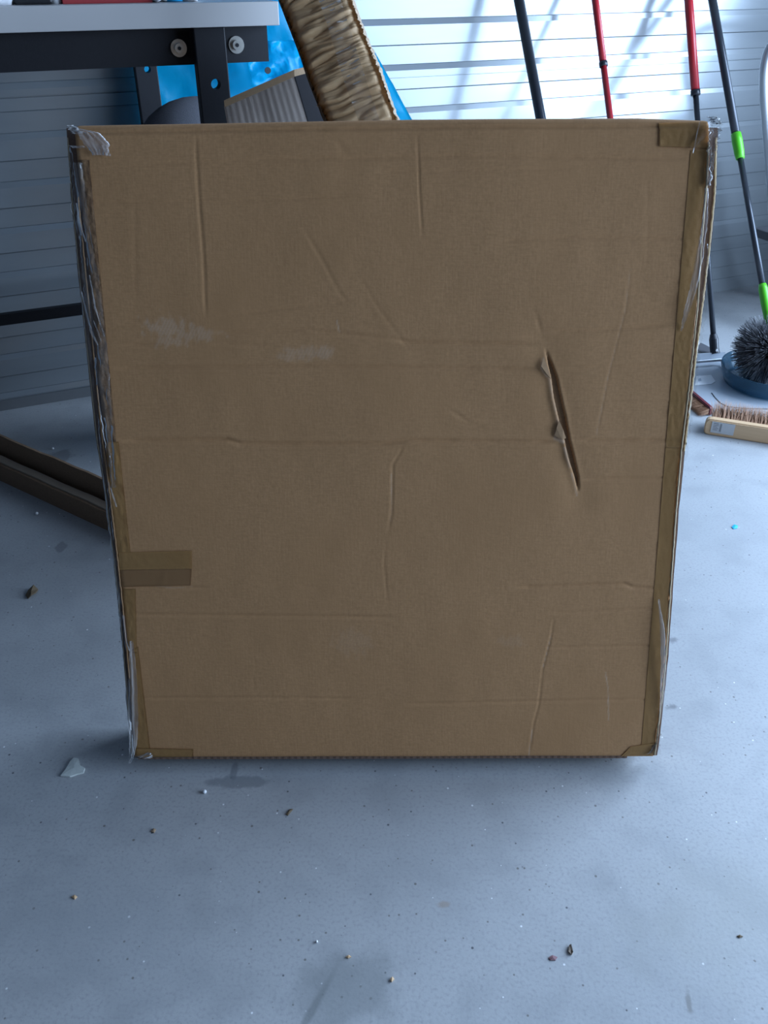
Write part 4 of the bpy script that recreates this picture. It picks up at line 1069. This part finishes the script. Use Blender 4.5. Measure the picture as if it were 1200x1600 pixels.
# ------------------------------------------------------------------ litter on the floor
def flake(name, label, cat, outline, m, th=.002, group=None, curl=.0, zc=0.0):
    pts = [G(x, y) for x, y in outline]
    c_ = sum(pts, Vector()) / len(pts); bm = bmesh.new()
    top_ = [bm.verts.new(p + Vector((0, 0, th + curl * (k % 3)))) for k, p in enumerate(pts)]; bt = [bm.verts.new(p + Vector((0, 0, .0003 + curl * (k % 3)))) for k, p in enumerate(pts)]
    cv = bm.verts.new(c_ + Vector((0, 0, th + .001 + zc)))
    cbv = bm.verts.new(c_ + Vector((0, 0, .0002)))
    n_ = len(pts)
    for k in range(n_):
        bm.faces.new((top_[k], top_[(k + 1) % n_], cv)); bm.faces.new((bt[(k + 1) % n_], bt[k], cbv)); bm.faces.new((top_[k], bt[k], bt[(k + 1) % n_], top_[(k + 1) % n_]))
    return tag(obj(name, bm, m), label, cat, group)
flake('paint_flake', 'pale heart-shaped flake on the floor left of the big carton', 'flake', [(95, 1214), (103, 1204), (110, 1192), (115, 1186), (123, 1187), (126, 1198), (133, 1202), (131, 1209), (122, 1211), (110, 1215)], M['chip'], .003)
flake('dry_leaf', 'small dry brown leaf on the shaded floor at the left', 'leaf', [(40, 931), (46, 924), (54, 919), (60, 922), (57, 929), (50, 935), (44, 936)], M['leaf'], .002, curl=.003, zc=.004)
flake('paint_flake', 'reddish brown flake near the bottom right of the floor', 'flake', [(857, 1497), (863, 1493), (871, 1496), (868, 1501), (860, 1501)], M['pinkflake'], .001)
flake('wood_splinter', 'curled pale wood splinter beside the reddish flake', 'splinter', [(889, 1478), (892, 1477), (895, 1490), (893, 1493), (888, 1489)], mat('pale_splinter', (.35, .26, .18), (.06, .05, .05), rough=.7, scale=250), .002, curl=.001)
flake('wood_splinter', 'dark brown splinter on the floor below the carton, left of centre', 'splinter', [(447, 1273), (453, 1265), (458, 1265), (450, 1275)], M['leaf'], .0015)
flake('wood_chip', 'tiny light brown chip low on the floor at left', 'chip', [(236, 1300), (240, 1295), (244, 1297), (241, 1302)], mat('tan_chip', (.32, .22, .14), rough=.8), .0015)
flake('wood_chip', 'tiny tan chip at the bottom floor, left side', 'chip', [(112, 1402), (117, 1399), (121, 1402), (117, 1406)], M['wood'], .0015)
flake('wood_chip', 'tiny tan chip on the stained patch at the bottom middle', 'chip', [(540, 1496), (545, 1493), (549, 1496), (544, 1498)], M['wood'], .0015)
flake('wood_chip', 'small pale chip at bottom centre right of the floor', 'chip', [(609, 1532), (613, 1527), (616, 1531), (612, 1535)], M['wood'], .002)
flake('wood_splinter', 'small brown splinter on the floor at the right side', 'splinter', [(1151, 1463), (1156, 1461), (1161, 1464), (1155, 1466)], M['leaf'], .001)
flake('plastic_scrap', 'tiny bright blue scrap on the floor right of the carton', 'scrap', [(1143, 824), (1147, 820), (1153, 822), (1152, 826), (1146, 827)], M['bluebit'], .0012)
def bead(px, py, r, label):
    p = G(px, py); bm = bmesh.new(); bmesh.ops.create_icosphere(bm, subdivisions=2, radius=r, matrix=Matrix.Translation(p + Vector((0, 0, r * .95))))
    tag(obj('foam_bead', bm, M['foam'], smooth=True), label, 'foam bead')
bead(320, 1239, .0028, 'white foam bead on the floor in front of the carton')
bead(83, 702, .0026, 'white foam bead on the floor behind the cardboard channel')
bead(58, 804, .0032, 'white foam bead on the floor in front of the cardboard channel')
bead(70, 737, .0022, 'white foam bead lying on top of the cardboard channel')
bead(495, 1472, .0014, 'tiny white foam bead on the floor near the bottom stain')
C.objects['foam_bead.003'].location.z = .046
